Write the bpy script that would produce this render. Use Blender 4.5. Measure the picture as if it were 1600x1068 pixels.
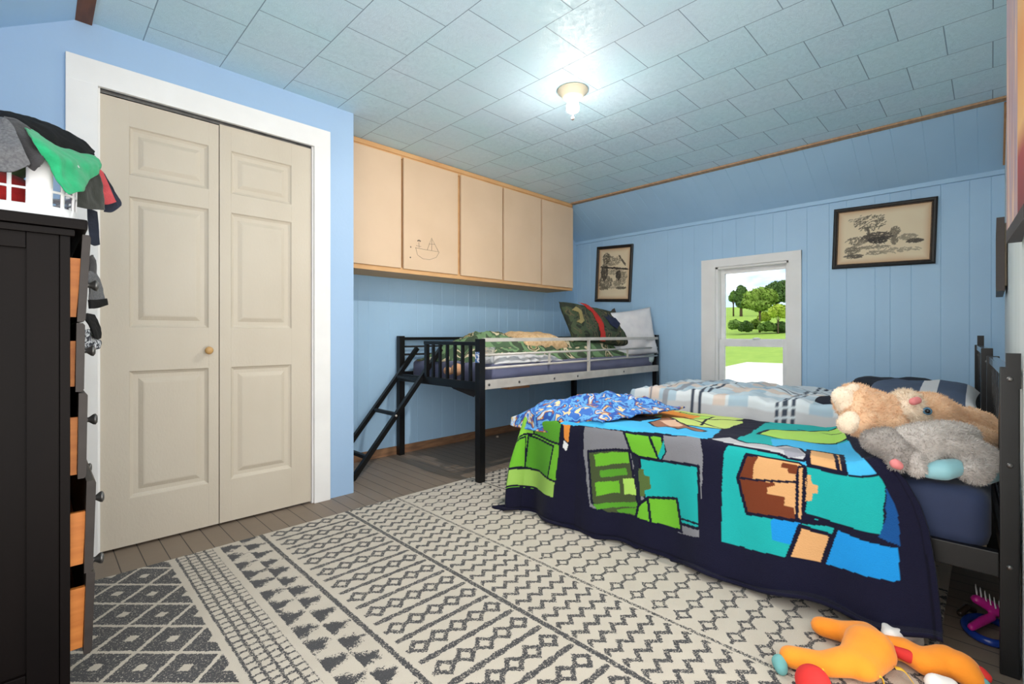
import bpy, bmesh, math, random
import numpy as np
from mathutils import Vector, Matrix, noise as mnoise
S = bpy.context.scene
for _o in list(bpy.data.objects): bpy.data.objects.remove(_o)
C = S.collection
random.seed(7); np.random.seed(7)
PI = math.pi

# ------------------------------------------------------------------ camera, sky, sun, exposure
CAM_H = 0.97; FPX = 747.0; PCX, PCY = 800.0, 523.0
_n = math.hypot(0.706, 0.708)
FX, FY = 0.706/_n, 0.708/_n            # camera heading in plan
cam_d = bpy.data.cameras.new('camera'); cam = bpy.data.objects.new('camera', cam_d); C.objects.link(cam)
cam.location = (0, 0, CAM_H)
cam.rotation_euler = (PI/2, 0, math.atan2(FY, FX) - PI/2)
cam_d.sensor_width = 36; cam_d.lens = FPX/1600*36
cam_d.shift_y = -(534-PCY)/1600.0
cam_d.clip_start = 0.02; cam_d.clip_end = 600
S.camera = cam
S.view_settings.view_transform = 'Standard'; S.view_settings.look = 'None'
S.view_settings.gamma = 1; S.view_settings.use_curve_mapping = False
S.view_settings.exposure = 0.68

def lin(c):
    return tuple(((v/255)/12.92 if v/255 <= 0.04045 else ((v/255+0.055)/1.055)**2.4) for v in c)

W = bpy.data.worlds.new('sky'); S.world = W; W.use_nodes = True
_nt = W.node_tree; _nt.nodes.clear()
_tc = _nt.nodes.new('ShaderNodeTexCoord'); _sx = _nt.nodes.new('ShaderNodeSeparateXYZ')
_nt.links.new(_tc.outputs['Generated'], _sx.inputs[0])
_rp = _nt.nodes.new('ShaderNodeValToRGB'); _nt.links.new(_sx.outputs['Z'], _rp.inputs[0])
_e = _rp.color_ramp.elements
_e[0].position = 0.0; _e[0].color = (0.60, 0.78, 0.98, 1)
_e[1].position = 1.0; _e[1].color = (0.42, 0.62, 0.95, 1)
_m = _rp.color_ramp.elements.new(0.12); _m.color = (0.42, 0.63, 0.96, 1)
_m = _rp.color_ramp.elements.new(0.45); _m.color = (0.62, 0.77, 0.97, 1)
_no = _nt.nodes.new('ShaderNodeTexNoise'); _no.inputs['Scale'].default_value = 7; _no.inputs['Detail'].default_value = 6
_mp = _nt.nodes.new('ShaderNodeMapping'); _mp.inputs['Scale'].default_value = (1, 1, 3); _mp.inputs['Location'].default_value = (0.3, 0.1, 0.2)
_nt.links.new(_tc.outputs['Generated'], _mp.inputs[0]); _nt.links.new(_mp.outputs[0], _no.inputs['Vector'])
_cr = _nt.nodes.new('ShaderNodeValToRGB'); _cr.color_ramp.elements[0].position = 0.50; _cr.color_ramp.elements[1].position = 0.68
# unseen cloud bank added towards -X to whiten the light entering the room
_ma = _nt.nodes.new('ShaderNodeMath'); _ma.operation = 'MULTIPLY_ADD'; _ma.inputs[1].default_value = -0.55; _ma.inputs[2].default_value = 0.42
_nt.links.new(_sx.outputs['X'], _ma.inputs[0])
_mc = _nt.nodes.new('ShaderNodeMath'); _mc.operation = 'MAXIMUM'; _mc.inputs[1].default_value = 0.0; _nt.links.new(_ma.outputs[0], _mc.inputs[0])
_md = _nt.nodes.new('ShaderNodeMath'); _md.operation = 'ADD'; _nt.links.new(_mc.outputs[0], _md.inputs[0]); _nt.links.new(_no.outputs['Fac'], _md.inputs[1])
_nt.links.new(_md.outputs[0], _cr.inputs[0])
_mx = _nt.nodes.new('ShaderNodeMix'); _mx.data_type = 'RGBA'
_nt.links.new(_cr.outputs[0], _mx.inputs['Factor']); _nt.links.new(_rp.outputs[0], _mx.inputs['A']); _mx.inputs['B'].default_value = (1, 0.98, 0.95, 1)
# ground bounce below the horizon
_gt = _nt.nodes.new('ShaderNodeMath'); _gt.operation = 'GREATER_THAN'; _gt.inputs[1].default_value = -0.02
_nt.links.new(_sx.outputs['Z'], _gt.inputs[0])
_m2 = _nt.nodes.new('ShaderNodeMix'); _m2.data_type = 'RGBA'
_nt.links.new(_gt.outputs[0], _m2.inputs['Factor']); _m2.inputs['A'].default_value = (1.6, 1.53, 1.42, 1); _nt.links.new(_mx.outputs['Result'], _m2.inputs['B'])
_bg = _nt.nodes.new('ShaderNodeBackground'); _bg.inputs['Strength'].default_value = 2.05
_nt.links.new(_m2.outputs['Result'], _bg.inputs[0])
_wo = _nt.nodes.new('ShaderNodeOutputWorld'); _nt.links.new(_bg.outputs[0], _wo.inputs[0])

sd = bpy.data.lights.new('sun', 'SUN'); sd.energy = 1.8; sd.angle = 0.02; sd.color = (1, 0.95, 0.86)
sun = bpy.data.objects.new('sun', sd); C.objects.link(sun)
sun.rotation_euler = Vector((-0.22, 1.0, 1.0)).to_track_quat('Z', 'Y').to_euler()
sun.location = (0, 8, 12)
BULB_POWER = 1750.0

# ------------------------------------------------------------------ helpers
def ray(px, py):
    u = (px-PCX)/FPX; v = (PCY-py)/FPX
    return Vector((FX+u*FY, FY-u*FX, v))
def at(px, py, X=None, Y=None, Z=None, d=None):
    """world point on the sight line through a photo pixel, at a given plane or depth"""
    r = ray(px, py)
    if X is not None: t = X/r.x
    elif Y is not None: t = Y/r.y
    elif Z is not None: t = (Z-CAM_H)/r.z
    else: t = d
    return Vector((r.x*t, r.y*t, CAM_H+r.z*t))

class MB:
    def __init__(s): s.v = []; s.f = []; s.m = []; s.sm = []
    def add(s, vs, fs, mi=0, smooth=False):
        o = len(s.v); s.v.extend([tuple(v) for v in vs])
        for f in fs: s.f.append(tuple(i+o for i in f)); s.m.append(mi); s.sm.append(smooth)
        return s
    def box(s, x0, x1, y0, y1, z0, z1, mi=0, bev=0.0, M=None):
        bm = bmesh.new(); bmesh.ops.create_cube(bm, size=1)
        bmesh.ops.scale(bm, vec=(abs(x1-x0), abs(y1-y0), abs(z1-z0)), verts=bm.verts)
        if bev: bmesh.ops.bevel(bm, geom=list(bm.edges), offset=bev, segments=2, affect='EDGES', profile=0.7)
        T = Matrix.Translation(((x0+x1)/2, (y0+y1)/2, (z0+z1)/2))
        if M is not None: T = M @ T
        bm.transform(T); s.bm(bm, mi, False); return s
    def bm(s, bm, mi=0, smooth=False):
        bm.verts.ensure_lookup_table(); bm.verts.index_update()
        s.add([v.co[:] for v in bm.verts], [[v.index for v in f.verts] for f in bm.faces], mi, smooth); bm.free(); return s
    def tube(s, pts, r, seg=10, mi=0, caps=True, square=False, smooth=True):
        pts = [Vector(p) for p in pts]; n = len(pts)
        rs = r if isinstance(r, (list, tuple)) else [r]*n
        vs = []; up = Vector((0, 0, 1)); prev = None
        for i, p in enumerate(pts):
            t = ((pts[min(i+1, n-1)]-pts[max(i-1, 0)])).normalized()
            if prev is None:
                a = up.cross(t)
                if a.length < 1e-4: a = Vector((1, 0, 0))
                a.normalize()
            else:
                a = prev - t*prev.dot(t); a.normalize()
            b = t.cross(a); prev = a
            for k in range(seg):
                an = 2*PI*k/seg + (PI/4 if square else 0)
                vs.append(p + (a*math.cos(an)+b*math.sin(an))*rs[i]*(math.sqrt(2) if square else 1))
        fs = [[i*seg+k, i*seg+(k+1) % seg, (i+1)*seg+(k+1) % seg, (i+1)*seg+k] for i in range(n-1) for k in range(seg)]
        if caps: fs += [list(range(seg))[::-1], [(n-1)*seg+k for k in range(seg)]]
        s.add(vs, fs, mi, smooth and not square); return s
    def bar(s, a, b, w, mi=0): return s.tube([a, b], w/2, 4, mi, True, True)
    def lathe(s, prof, o, axis=(0, 0, 1), seg=24, mi=0):
        q = Vector((0, 0, 1)).rotation_difference(Vector(axis)); o = Vector(o); vs = []; fs = []
        for (r, z) in prof:
            for k in range(seg):
                an = 2*PI*k/seg; vs.append(o + q @ Vector((r*math.cos(an), r*math.sin(an), z)))
        for i in range(len(prof)-1):
            for k in range(seg): fs.append([i*seg+k, i*seg+(k+1) % seg, (i+1)*seg+(k+1) % seg, (i+1)*seg+k])
        fs.append(list(range(seg))[::-1]); fs.append([(len(prof)-1)*seg+k for k in range(seg)])
        s.add(vs, fs, mi, True); return s
    def prism(s, poly, axis, a, b, mi=0):
        def mk(p, c): return {'x': (c, p[0], p[1]), 'y': (p[0], c, p[1]), 'z': (p[0], p[1], c)}[axis]
        n = len(poly); vs = [mk(p, a) for p in poly]+[mk(p, b) for p in poly]
        fs = [list(range(n))[::-1], [n+i for i in range(n)]]+[[i, (i+1) % n, n+(i+1) % n, n+i] for i in range(n)]
        s.add(vs, fs, mi); return s
    def grid(s, P, mi=0, smooth=True, wrap=False):
        nu = len(P); nv = len(P[0]); vs = [p for r in P for p in r]; fs = []
        for i in range(nu-1):
            for j in range(nv-(0 if wrap else 1)):
                j2 = (j+1) % nv; fs.append([i*nv+j, i*nv+j2, (i+1)*nv+j2, (i+1)*nv+j])
        s.add(vs, fs, mi, smooth); return s
    def build(s, name, mats, parent=None, solid=0.0, sub=0, origin=None, recalc=True, off=-1):
        me = bpy.data.meshes.new(name)
        if parent is not None:
            o0 = Vector(ORG[parent.name])
        elif origin is not None: o0 = Vector(origin)
        else:
            a = np.array(s.v); o0 = Vector(((a[:, 0].min()+a[:, 0].max())/2, (a[:, 1].min()+a[:, 1].max())/2, a[:, 2].min()))
        a = np.array(s.v, dtype=float) - np.array(o0)
        me.from_pydata(a.tolist(), [], s.f)
        if not isinstance(mats, (list, tuple)): mats = [mats]
        for m in mats: me.materials.append(m)
        me.polygons.foreach_set('material_index', s.m); me.polygons.foreach_set('use_smooth', s.sm)
        if recalc:
            bm = bmesh.new(); bm.from_mesh(me); bmesh.ops.recalc_face_normals(bm, faces=bm.faces); bm.to_mesh(me); bm.free()
        me.update()
        ob = bpy.data.objects.new(name, me); C.objects.link(ob)
        if parent is not None: ob.parent = parent
        else: ob.location = o0
        ORG[ob.name] = tuple(o0)
        if solid:
            md = ob.modifiers.new('thickness', 'SOLIDIFY'); md.thickness = solid; md.offset = off
        if sub:
            md = ob.modifiers.new('smooth', 'SUBSURF'); md.levels = sub; md.render_levels = sub
        return ob
ORG = {}
def thing(name, label, cat, loc=(0, 0, 0), group=None, kind=None):
    o = bpy.data.objects.new(name, None); C.objects.link(o); o.location = loc; o.empty_display_size = 0.1
    ORG[o.name] = tuple(loc)
    if label: o['label'] = label
    if cat: o['category'] = cat
    if group: o['group'] = group
    if kind: o['kind'] = kind
    return o
def tag(o, label, cat, group=None):
    o['label'] = label; o['category'] = cat
    if group: o['group'] = group
    return o
def struct(o): o['kind'] = 'structure'; return o

# ---- node-maths helper
class NX:
    def __init__(s, nt, so): s.nt = nt; s.so = so
    def op(s, o, b=None, c=None, clamp=False):
        n = s.nt.nodes.new('ShaderNodeMath'); n.operation = o; n.use_clamp = clamp
        for i, q in enumerate((s, b, c)):
            if q is None: continue
            if isinstance(q, NX): s.nt.links.new(q.so, n.inputs[i])
            else: n.inputs[i].default_value = q
        return NX(s.nt, n.outputs[0])
    def __add__(s, b): return s.op('ADD', b)
    def __sub__(s, b): return s.op('SUBTRACT', b)
    def __mul__(s, b): return s.op('MULTIPLY', b)
    def __truediv__(s, b): return s.op('DIVIDE', b)
    def abs(s): return s.op('ABSOLUTE')
    def fr(s): return s.op('FRACT')
    def lt(s, b): return s.op('LESS_THAN', b)
    def gt(s, b): return s.op('GREATER_THAN', b)
    def mx(s, b): return s.op('MAXIMUM', b)
    def mn(s, b): return s.op('MINIMUM', b)
    def tri(s): return ((s.fr()-0.5).abs())*2.0     # 1 at integers, 0 at halves
    def rng(s, a, b): return s.gt(a)*s.lt(b)

def newmat(name):
    m = bpy.data.materials.new(name); m.use_nodes = True; nt = m.node_tree
    return m, nt, nt.nodes['Principled BSDF']
def objco(nt):
    return nt.nodes.new('ShaderNodeTexCoord').outputs['Object']
def geopos(nt): return nt.nodes.new('ShaderNodeNewGeometry').outputs['Position']
def noise_tex(nt, vec, scale, detail=3, rough=0.5):
    n = nt.nodes.new('ShaderNodeTexNoise'); n.inputs['Scale'].default_value = scale; n.inputs['Detail'].default_value = detail
    n.inputs['Roughness'].default_value = rough
    nt.links.new(vec, n.inputs['Vector']); return n.outputs['Fac']
def mixc(nt, fac, a, b):
    n = nt.nodes.new('ShaderNodeMix'); n.data_type = 'RGBA'
    for key, q in (('Factor', fac), ('A', a), ('B', b)):
        so = n.inputs[key]
        if isinstance(q, NX): nt.links.new(q.so, so)
        elif hasattr(q, 'is_linked') or hasattr(q, 'node'): nt.links.new(q, so)
        elif isinstance(q, (int, float)): so.default_value = q
        else: so.default_value = (*q, 1)
    return n.outputs['Result']
def bump(nt, b, height, strength, dist=0.01):
    n = nt.nodes.new('ShaderNodeBump'); n.inputs['Strength'].default_value = strength; n.inputs['Distance'].default_value = dist
    nt.links.new(height.so if isinstance(height, NX) else height, n.inputs['Height']); nt.links.new(n.outputs[0], b.inputs['Normal'])
def mat(name, rgb, rough=0.6, rgb2=None, vscale=6, vsharp=None, bscale=0, bstr=0.0, metal=0.0, sheen=0.0, spec=0.5, stretch=None, coat=0.0):
    m, nt, b = newmat(name)
    b.inputs['Roughness'].default_value = rough; b.inputs['Metallic'].default_value = metal
    b.inputs['Specular IOR Level'].default_value = spec; b.inputs['Sheen Weight'].default_value = sheen; b.inputs['Coat Weight'].default_value = coat
    v = objco(nt)
    if stretch:
        mp = nt.nodes.new('ShaderNodeMapping'); mp.inputs['Scale'].default_value = stretch; nt.links.new(v, mp.inputs[0]); v = mp.outputs[0]
    if rgb2 is None: rgb2 = tuple(c*0.93 for c in rgb)
    f = noise_tex(nt, v, vscale, 4)
    r = nt.nodes.new('ShaderNodeValToRGB'); nt.links.new(f, r.inputs[0])
    lo, hi = vsharp or (0.3, 0.7)
    r.color_ramp.elements[0].position = lo; r.color_ramp.elements[0].color = (*lin(rgb), 1)
    r.color_ramp.elements[1].position = hi; r.color_ramp.elements[1].color = (*lin(rgb2), 1)
    nt.links.new(r.outputs[0], b.inputs['Base Color'])
    if bstr: bump(nt, b, noise_tex(nt, v, bscale, 3), bstr)
    return m
def ramp_mat(name, stops, scale, rough=0.9, detail=2, const=True, bscale=0, bstr=0, sheen=0, dist=0.6):
    m, nt, b = newmat(name); b.inputs['Roughness'].default_value = rough; b.inputs['Sheen Weight'].default_value = sheen
    v = objco(nt); n = nt.nodes.new('ShaderNodeTexNoise'); n.inputs['Scale'].default_value = scale; n.inputs['Detail'].default_value = detail
    n.inputs['Distortion'].default_value = dist; nt.links.new(v, n.inputs['Vector'])
    r = nt.nodes.new('ShaderNodeValToRGB'); r.color_ramp.interpolation = 'CONSTANT' if const else 'LINEAR'
    el = r.color_ramp.elements
    el[0].position = stops[0][0]; el[0].color = (*lin(stops[0][1]), 1); el[1].position = stops[1][0]; el[1].color = (*lin(stops[1][1]), 1)
    for p, c in stops[2:]: e = el.new(p); e.color = (*lin(c), 1)
    nt.links.new(n.outputs['Fac'], r.inputs[0]); nt.links.new(r.outputs[0], b.inputs['Base Color'])
    if bstr: bump(nt, b, noise_tex(nt, v, bscale, 3), bstr)
    return m
def attr_mat(name, rough=0.9, bscale=0, bstr=0, sheen=0.0):
    m, nt, b = newmat(name); b.inputs['Roughness'].default_value = rough; b.inputs['Sheen Weight'].default_value = sheen
    a = nt.nodes.new('ShaderNodeAttribute'); a.attribute_name = 'Col'; nt.links.new(a.outputs['Color'], b.inputs['Base Color'])
    if bstr: bump(nt, b, noise_tex(nt, objco(nt), bscale, 2), bstr)
    return m
def setcol(ob, cols):
    me = ob.data; a = me.color_attributes.new('Col', 'FLOAT_COLOR', 'POINT')
    c = np.ones((len(me.vertices), 4), dtype=np.float32); c[:len(cols), :3] = cols; a.data.foreach_set('color', c.ravel())
def inpoly(px, py, poly):
    r = np.zeros(px.shape, bool); n = len(poly); j = n-1
    for i in range(n):
        xi, yi = poly[i]; xj, yj = poly[j]
        c = ((yi > py) != (yj > py)) & (px < (xj-xi)*(py-yi)/(yj-yi+1e-12)+xi); r ^= c; j = i
    return r
def segdist(px, py, a, b):
    ax, ay = a; bx, by = b; dx, dy = bx-ax, by-ay; L = dx*dx+dy*dy+1e-12
    t = np.clip(((px-ax)*dx+(py-ay)*dy)/L, 0, 1); return np.hypot(px-ax-t*dx, py-ay-t*dy)
def fbm(x, y, z, s=1.0, o=3): return mnoise.fractal(Vector((x*s, y*s, z*s)), 1.0, 2.0, o)
def cr_interp(rows, nu, nv):
    """Catmull-Rom surface through a control grid"""
    A = np.array([[tuple(p) for p in r] for r in rows], dtype=float)
    def up(A, n):
        m = A.shape[0]; t = np.linspace(0, m-1-1e-9, n); i = t.astype(int); f = (t-i)[:, None, None]
        g = lambda k: A[np.clip(k, 0, m-1)]
        p0, p1, p2, p3 = g(i-1), g(i), g(i+1), g(i+2)
        return 0.5*((2*p1)+(-p0+p2)*f+(2*p0-5*p1+4*p2-p3)*f**2+(-p0+3*p1-3*p2+p3)*f**3)
    A = up(A, nu); A = up(A.transpose(1, 0, 2), nv).transpose(1, 0, 2); return A
def cloth(rows, nu=26, nv=34, wr=0.006, sc=14, seed=0.0):
    A = cr_interp(rows, nu, nv); du = np.gradient(A, axis=0); dv = np.gradient(A, axis=1)
    N = np.cross(du, dv); N /= (np.linalg.norm(N, axis=2, keepdims=True)+1e-9)
    for i in range(nu):
        for j in range(nv):
            p = A[i, j]; A[i, j] = p+N[i, j]*wr*fbm(p[0]+seed, p[1], p[2], sc, 3)
    mb = MB(); mb.grid([[tuple(q) for q in r] for r in A]); return mb
def pillow(w, h, t, M, n=26, wr=0.006, seed=0.0):
    mb = MB()
    for sgn in (1, -1):
        P = []
        for i in range(n+1):
            r = []
            for j in range(n+1):
                a = -1+2*i/n; b = -1+2*j/n
                k = (max(0, 1-a**4)*max(0, 1-b**4))**0.45
                x = a*w/2*(1-0.06*(1-b*b)*abs(a)**3); y = b*h/2*(1-0.06*(1-a*a)*abs(b)**3)
                z = sgn*t/2*k + wr*k*fbm(x+seed, y, sgn*.3, 9, 3)
                r.append(M @ Vector((x, y, z)))
            P.append(r)
        mb.grid(P)
    return mb
def merge(ob, d=0.0006):
    bm = bmesh.new(); bm.from_mesh(ob.data); bmesh.ops.remove_doubles(bm, verts=bm.verts, dist=d)
    bmesh.ops.recalc_face_normals(bm, faces=bm.faces); bm.to_mesh(ob.data); bm.free(); return ob
def blob(name, chains, mats, parent=None, voxel=0.008, smooth=6, fur=0, flen=0.012, squash=None, fw=0.0016, droop=0.3):
    """one continuous soft body grown from chains of (x,y,z,r) balls; optional short fur"""
    bm = bmesh.new()
    for ch in chains:
        pts = ch if len(ch) > 1 else ch*2
        for (a, b) in zip(pts[:-1], pts[1:]):
            va, vb = Vector(a[:3]), Vector(b[:3]); n = max(1, int((va-vb).length/(0.35*min(a[3], b[3]))))
            for k in range(n+1):
                t = k/n; p = va.lerp(vb, t); r = a[3]*(1-t)+b[3]*t
                bmesh.ops.create_icosphere(bm, subdivisions=2, radius=r, matrix=Matrix.Translation(p))
    if squash:
        z0, k = squash
        for v in bm.verts: v.co.z = z0+(v.co.z-z0)*k
    me = bpy.data.meshes.new('tmp'); bm.to_mesh(me); bm.free()
    ob = bpy.data.objects.new('tmp', me); C.objects.link(ob)
    md = ob.modifiers.new('r', 'REMESH'); md.mode = 'VOXEL'; md.voxel_size = voxel
    if smooth: ms = ob.modifiers.new('s', 'SMOOTH'); ms.iterations = smooth; ms.factor = 0.5
    dg = bpy.context.evaluated_depsgraph_get(); dg.update()
    ev = ob.evaluated_get(dg); m2 = bpy.data.meshes.new_from_object(ev)
    vs = np.array([v.co[:] for v in m2.vertices]); fs = [list(p.vertices) for p in m2.polygons]
    cen = np.array([p.center[:] for p in m2.polygons]); nor = np.array([p.normal[:] for p in m2.polygons]); ar = np.array([p.area for p in m2.polygons])
    bpy.data.objects.remove(ob); bpy.data.meshes.remove(m2)
    mb = MB(); mb.add(vs, fs, 0, True)
    if fur:
        rs = np.random.RandomState(len(vs)); idx = rs.choice(len(fs), fur, p=ar/ar.sum()); tv = []; tf = []
        for q, i in enumerate(idx):
            n_ = Vector(nor[i]); t1 = n_.orthogonal().normalized(); t2 = n_.cross(t1)
            p = Vector(cen[i])+t1*rs.uniform(-.5, .5)*voxel+t2*rs.uniform(-.5, .5)*voxel-n_*0.002
            an = rs.uniform(0, 2*PI); sd_ = (t1*math.cos(an)+t2*math.sin(an))
            d = n_+Vector((rs.normal(0, .45), rs.normal(0, .45), rs.normal(0, .45)-droop)); d.normalize()
            L = flen*rs.uniform(.5, 1.2)
            k = len(tv); tv += [p-sd_*fw, p+sd_*fw, p+d*L]; tf.append([k, k+1, k+2])
        mb.add(tv, tf, 0, True)
    return mb.build(name, mats, parent, recalc=False)
# ------------------------------------------------------------------ materials of the room
CEIL = 2.33; XW = 4.49; YB = 3.43; YC = 2.77; YR = -0.062; XK = 3.955; ZK = 2.065; XL = 0.14; XLW = -0.395; XE = 1.386
m_wall = mat('blue_paint', (160, 189, 221), 0.55, (153, 183, 216), 1.6, bscale=60, bstr=0.06)
m_panel = mat('blue_panel_paint', (170, 206, 236), 0.45, (163, 199, 230), 2.0, bscale=40, bstr=0.05)
m_white = mat('white_paint', (236, 235, 234), 0.45, (228, 227, 226), 5, bscale=50, bstr=0.04)
m_rightwall = mat('pale_plaster_paint', (222, 226, 226), 0.6, (210, 215, 214), 5, stretch=(1, 1, 0.15))
m_door = mat('cream_door_paint', (204, 194, 178), 0.5, (194, 183, 166), 2.2, bscale=120, bstr=0.08, stretch=(1, 1, 0.5))
m_wood = mat('raw_pine_trim', (196, 148, 100), 0.6, (172, 122, 80), 5, stretch=(1, 1, 8), bscale=30, bstr=0.05)
m_woodd = mat('dark_wood_trim', (120, 70, 40), 0.6, (92, 52, 30), 6, stretch=(6, 1, 1))
m_base = mat('worn_brown_baseboard', (160, 118, 84), 0.7, (120, 88, 66), 8, stretch=(1, 6, 6))
m_cab = mat('cream_cabinet_door', (222, 193, 163), 0.55, (215, 186, 155), 3)
m_cabw = mat('cabinet_face_frame', (222, 176, 124), 0.6, (206, 156, 104), 4, stretch=(1.0, 8, 4))
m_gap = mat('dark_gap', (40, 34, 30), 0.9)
m_black = mat('black_metal', (14, 14, 15), 0.38, (18, 18, 19), 20, spec=0.35)
m_gloss = mat('glossy_black_metal', (20, 20, 21), 0.16, (26, 26, 27), 20, spec=0.8, coat=0.5)
m_paint_sheen = mat('painted_sheen_metal', (196, 190, 182), 0.35, (176, 170, 162), 12, spec=0.7)  # pale colour imitates reflections on the black bed rails; ladder bolt shares it
m_steel = mat('grey_steel', (120, 118, 116), 0.35, (95, 93, 92), 30, metal=0.8)
m_dres = mat('espresso_wood', (15, 9, 8), 0.45, (10, 6, 6), 4, stretch=(3, 3, 0.6), spec=0.1, bscale=60, bstr=0.03)
m_dresf = mat('espresso_drawer_front', (52, 46, 43), 0.45, (42, 36, 34), 5, stretch=(1, 1, 4), spec=.3)
m_pine = mat('orange_pine', (222, 138, 62), 0.5, (196, 112, 44), 7, stretch=(1, 1, 7))
m_glass, _nt_, _b_ = newmat('window_glass')  # grey tint added to the panes to dim the over-bright view outside
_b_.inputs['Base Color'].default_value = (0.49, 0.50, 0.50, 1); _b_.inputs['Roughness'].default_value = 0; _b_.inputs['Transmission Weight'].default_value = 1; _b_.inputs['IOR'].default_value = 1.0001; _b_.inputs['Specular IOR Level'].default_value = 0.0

# ceiling tiles: embossed square tiles laid in staggered rows
m_ceil, nt, b = newmat('embossed_ceiling_tile')
sx = nt.nodes.new('ShaderNodeSeparateXYZ'); nt.links.new(geopos(nt), sx.inputs[0])
cb = nt.nodes.new('ShaderNodeCombineXYZ')
ax_ = NX(nt, sx.outputs['Y']) + 0.005; ay_ = NX(nt, sx.outputs['X']) - 0.353 + 3.1
nt.links.new(ax_.so, cb.inputs[0]); nt.links.new(ay_.so, cb.inputs[1])
br = nt.nodes.new('ShaderNodeTexBrick'); br.offset = 0.5; br.inputs['Scale'].default_value = 1
br.inputs['Brick Width'].default_value = 0.31; br.inputs['Row Height'].default_value = 0.31
br.inputs['Mortar Size'].default_value = 0.0022; br.inputs['Mortar Smooth'].default_value = 0.1; br.inputs['Bias'].default_value = 0
br.inputs['Color1'].default_value = (*lin((208, 234, 246)), 1); br.inputs['Color2'].default_value = (*lin((200, 230, 243)), 1); br.inputs['Mortar'].default_value = (*lin((128, 158, 178)), 1)
nt.links.new(cb.outputs[0], br.inputs['Vector'])
pos = geopos(nt)
big = noise_tex(nt, pos, 2.2, 3)
rr = nt.nodes.new('ShaderNodeValToRGB'); nt.links.new(big, rr.inputs[0])
rr.color_ramp.elements[0].position = .35; rr.color_ramp.elements[0].color = (0.94, 1.0, 1.0, 1); rr.color_ramp.elements[1].position = .65; rr.color_ramp.elements[1].color = (1, 0.97, 1.0, 1)
mu = nt.nodes.new('ShaderNodeMix'); mu.data_type = 'RGBA'; mu.blend_type = 'MULTIPLY'; mu.inputs['Factor'].default_value = 1
nt.links.new(br.outputs['Color'], mu.inputs['A']); nt.links.new(rr.outputs[0], mu.inputs['B']); nt.links.new(mu.outputs['Result'], b.inputs['Base Color'])
b.inputs['Roughness'].default_value = 0.5
wv = nt.nodes.new('ShaderNodeTexNoise'); wv.inputs['Scale'].default_value = 26; wv.inputs['Detail'].default_value = 2; wv.inputs['Distortion'].default_value = 2.5
nt.links.new(pos, wv.inputs['Vector'])
hh = NX(nt, wv.outputs['Fac'])*9.0
hh = (hh.tri()*0.35) - NX(nt, br.outputs['Fac'])*2.0
bump(nt, b, hh, 0.6, 0.005)

# painted plank floor
m_floor, nt, b = newmat('painted_plank_floor')
sx = nt.nodes.new('ShaderNodeSeparateXYZ'); nt.links.new(geopos(nt), sx.inputs[0])
X_, Y_ = NX(nt, sx.outputs['X']), NX(nt, sx.outputs['Y'])
gap = ((X_/0.083).tri()).gt(0.955)
nf = noise_tex(nt, geopos(nt), 3, 6, 0.65); nf2 = noise_tex(nt, geopos(nt), 45, 4, 0.7)
c1 = mixc(nt, NX(nt, nf), lin((140, 124, 108)), lin((116, 102, 90)))
specks = NX(nt, nf2).gt(0.71)
c2 = mixc(nt, specks*0.45, c1, lin((170, 156, 140)))
c3 = mixc(nt, gap, c2, lin((50, 44, 40)))
nt.links.new(c3, b.inputs['Base Color']); b.inputs['Roughness'].default_value = 0.55
bump(nt, b, NX(nt, nf2)*0.3 - gap, 0.4, 0.004)

# ------------------------------------------------------------------ room shell
fl = struct(MB().box(-1.2, XW+0.1, -1.0, YB+0.1, -0.06, 0).build('floor', m_floor))
ce = MB(); ce.box(XL-0.02, XK+0.02, YR-0.1, YB+0.1, CEIL, CEIL+0.05)
struct(ce.build('ceiling', m_ceil))

GRV = [0.0, 0.105, 0.25, 0.41, 0.53, 0.62, 0.80, 0.915, 1.07]
def grooves(a, b, off=0.0):
    out = []; k = math.floor((a-off)/1.22)-1
    while off+k*1.22 < b+1.3:
        for g in GRV:
            p = off+k*1.22+g
            if a+0.01 < p < b-0.01: out.append(p)
        k += 1
    return sorted(out)
def panel(name, a, b, base, top, hole=None, off=0.0, gw=0.0026, gd=0.0022):
    """panelled wall: base(p)->xyz lower line, top(p)->xyz upper line with V grooves pushed along nrm"""
    mb = MB(); st = [(a, 0)]
    for g in grooves(a, b, off):
        if hole and (abs(g-hole[0]) < .01 or abs(g-hole[1]) < .01): continue
        st += [(g-gw, 0), (g, gd), (g+gw, 0)]
    if hole: st += [(hole[0], 0), (hole[1], 0)]
    st.append((b, 0)); st.sort()
    for (p, d), (q, e) in zip(st[:-1], st[1:]):
        A, B = base(p, d), base(q, e); D, Cc = top(p, d), top(q, e)
        if hole and p >= hole[0]-1e-6 and q <= hole[1]+1e-6:
            z0, z1 = hole[2], hole[3]
            def zz(P_, z): return (P_[0], P_[1], z)
            mb.add([A, B, zz(B, z0), zz(A, z0)], [[0, 1, 2, 3]]); mb.add([zz(D, z1), zz(Cc, z1), Cc, D], [[0, 1, 2, 3]])
        else: mb.add([A, B, Cc, D], [[0, 1, 2, 3]])
    return mb
WY0, WY1, WZ0, WZ1 = 1.20, 1.815, 0.42, 1.60     # window opening
w = panel('wall_right', YR, YB, lambda p, d: (XW+d, p, 0), lambda p, d: (XW+d, p, ZK), (WY0, WY1, WZ0, WZ1))
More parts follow.
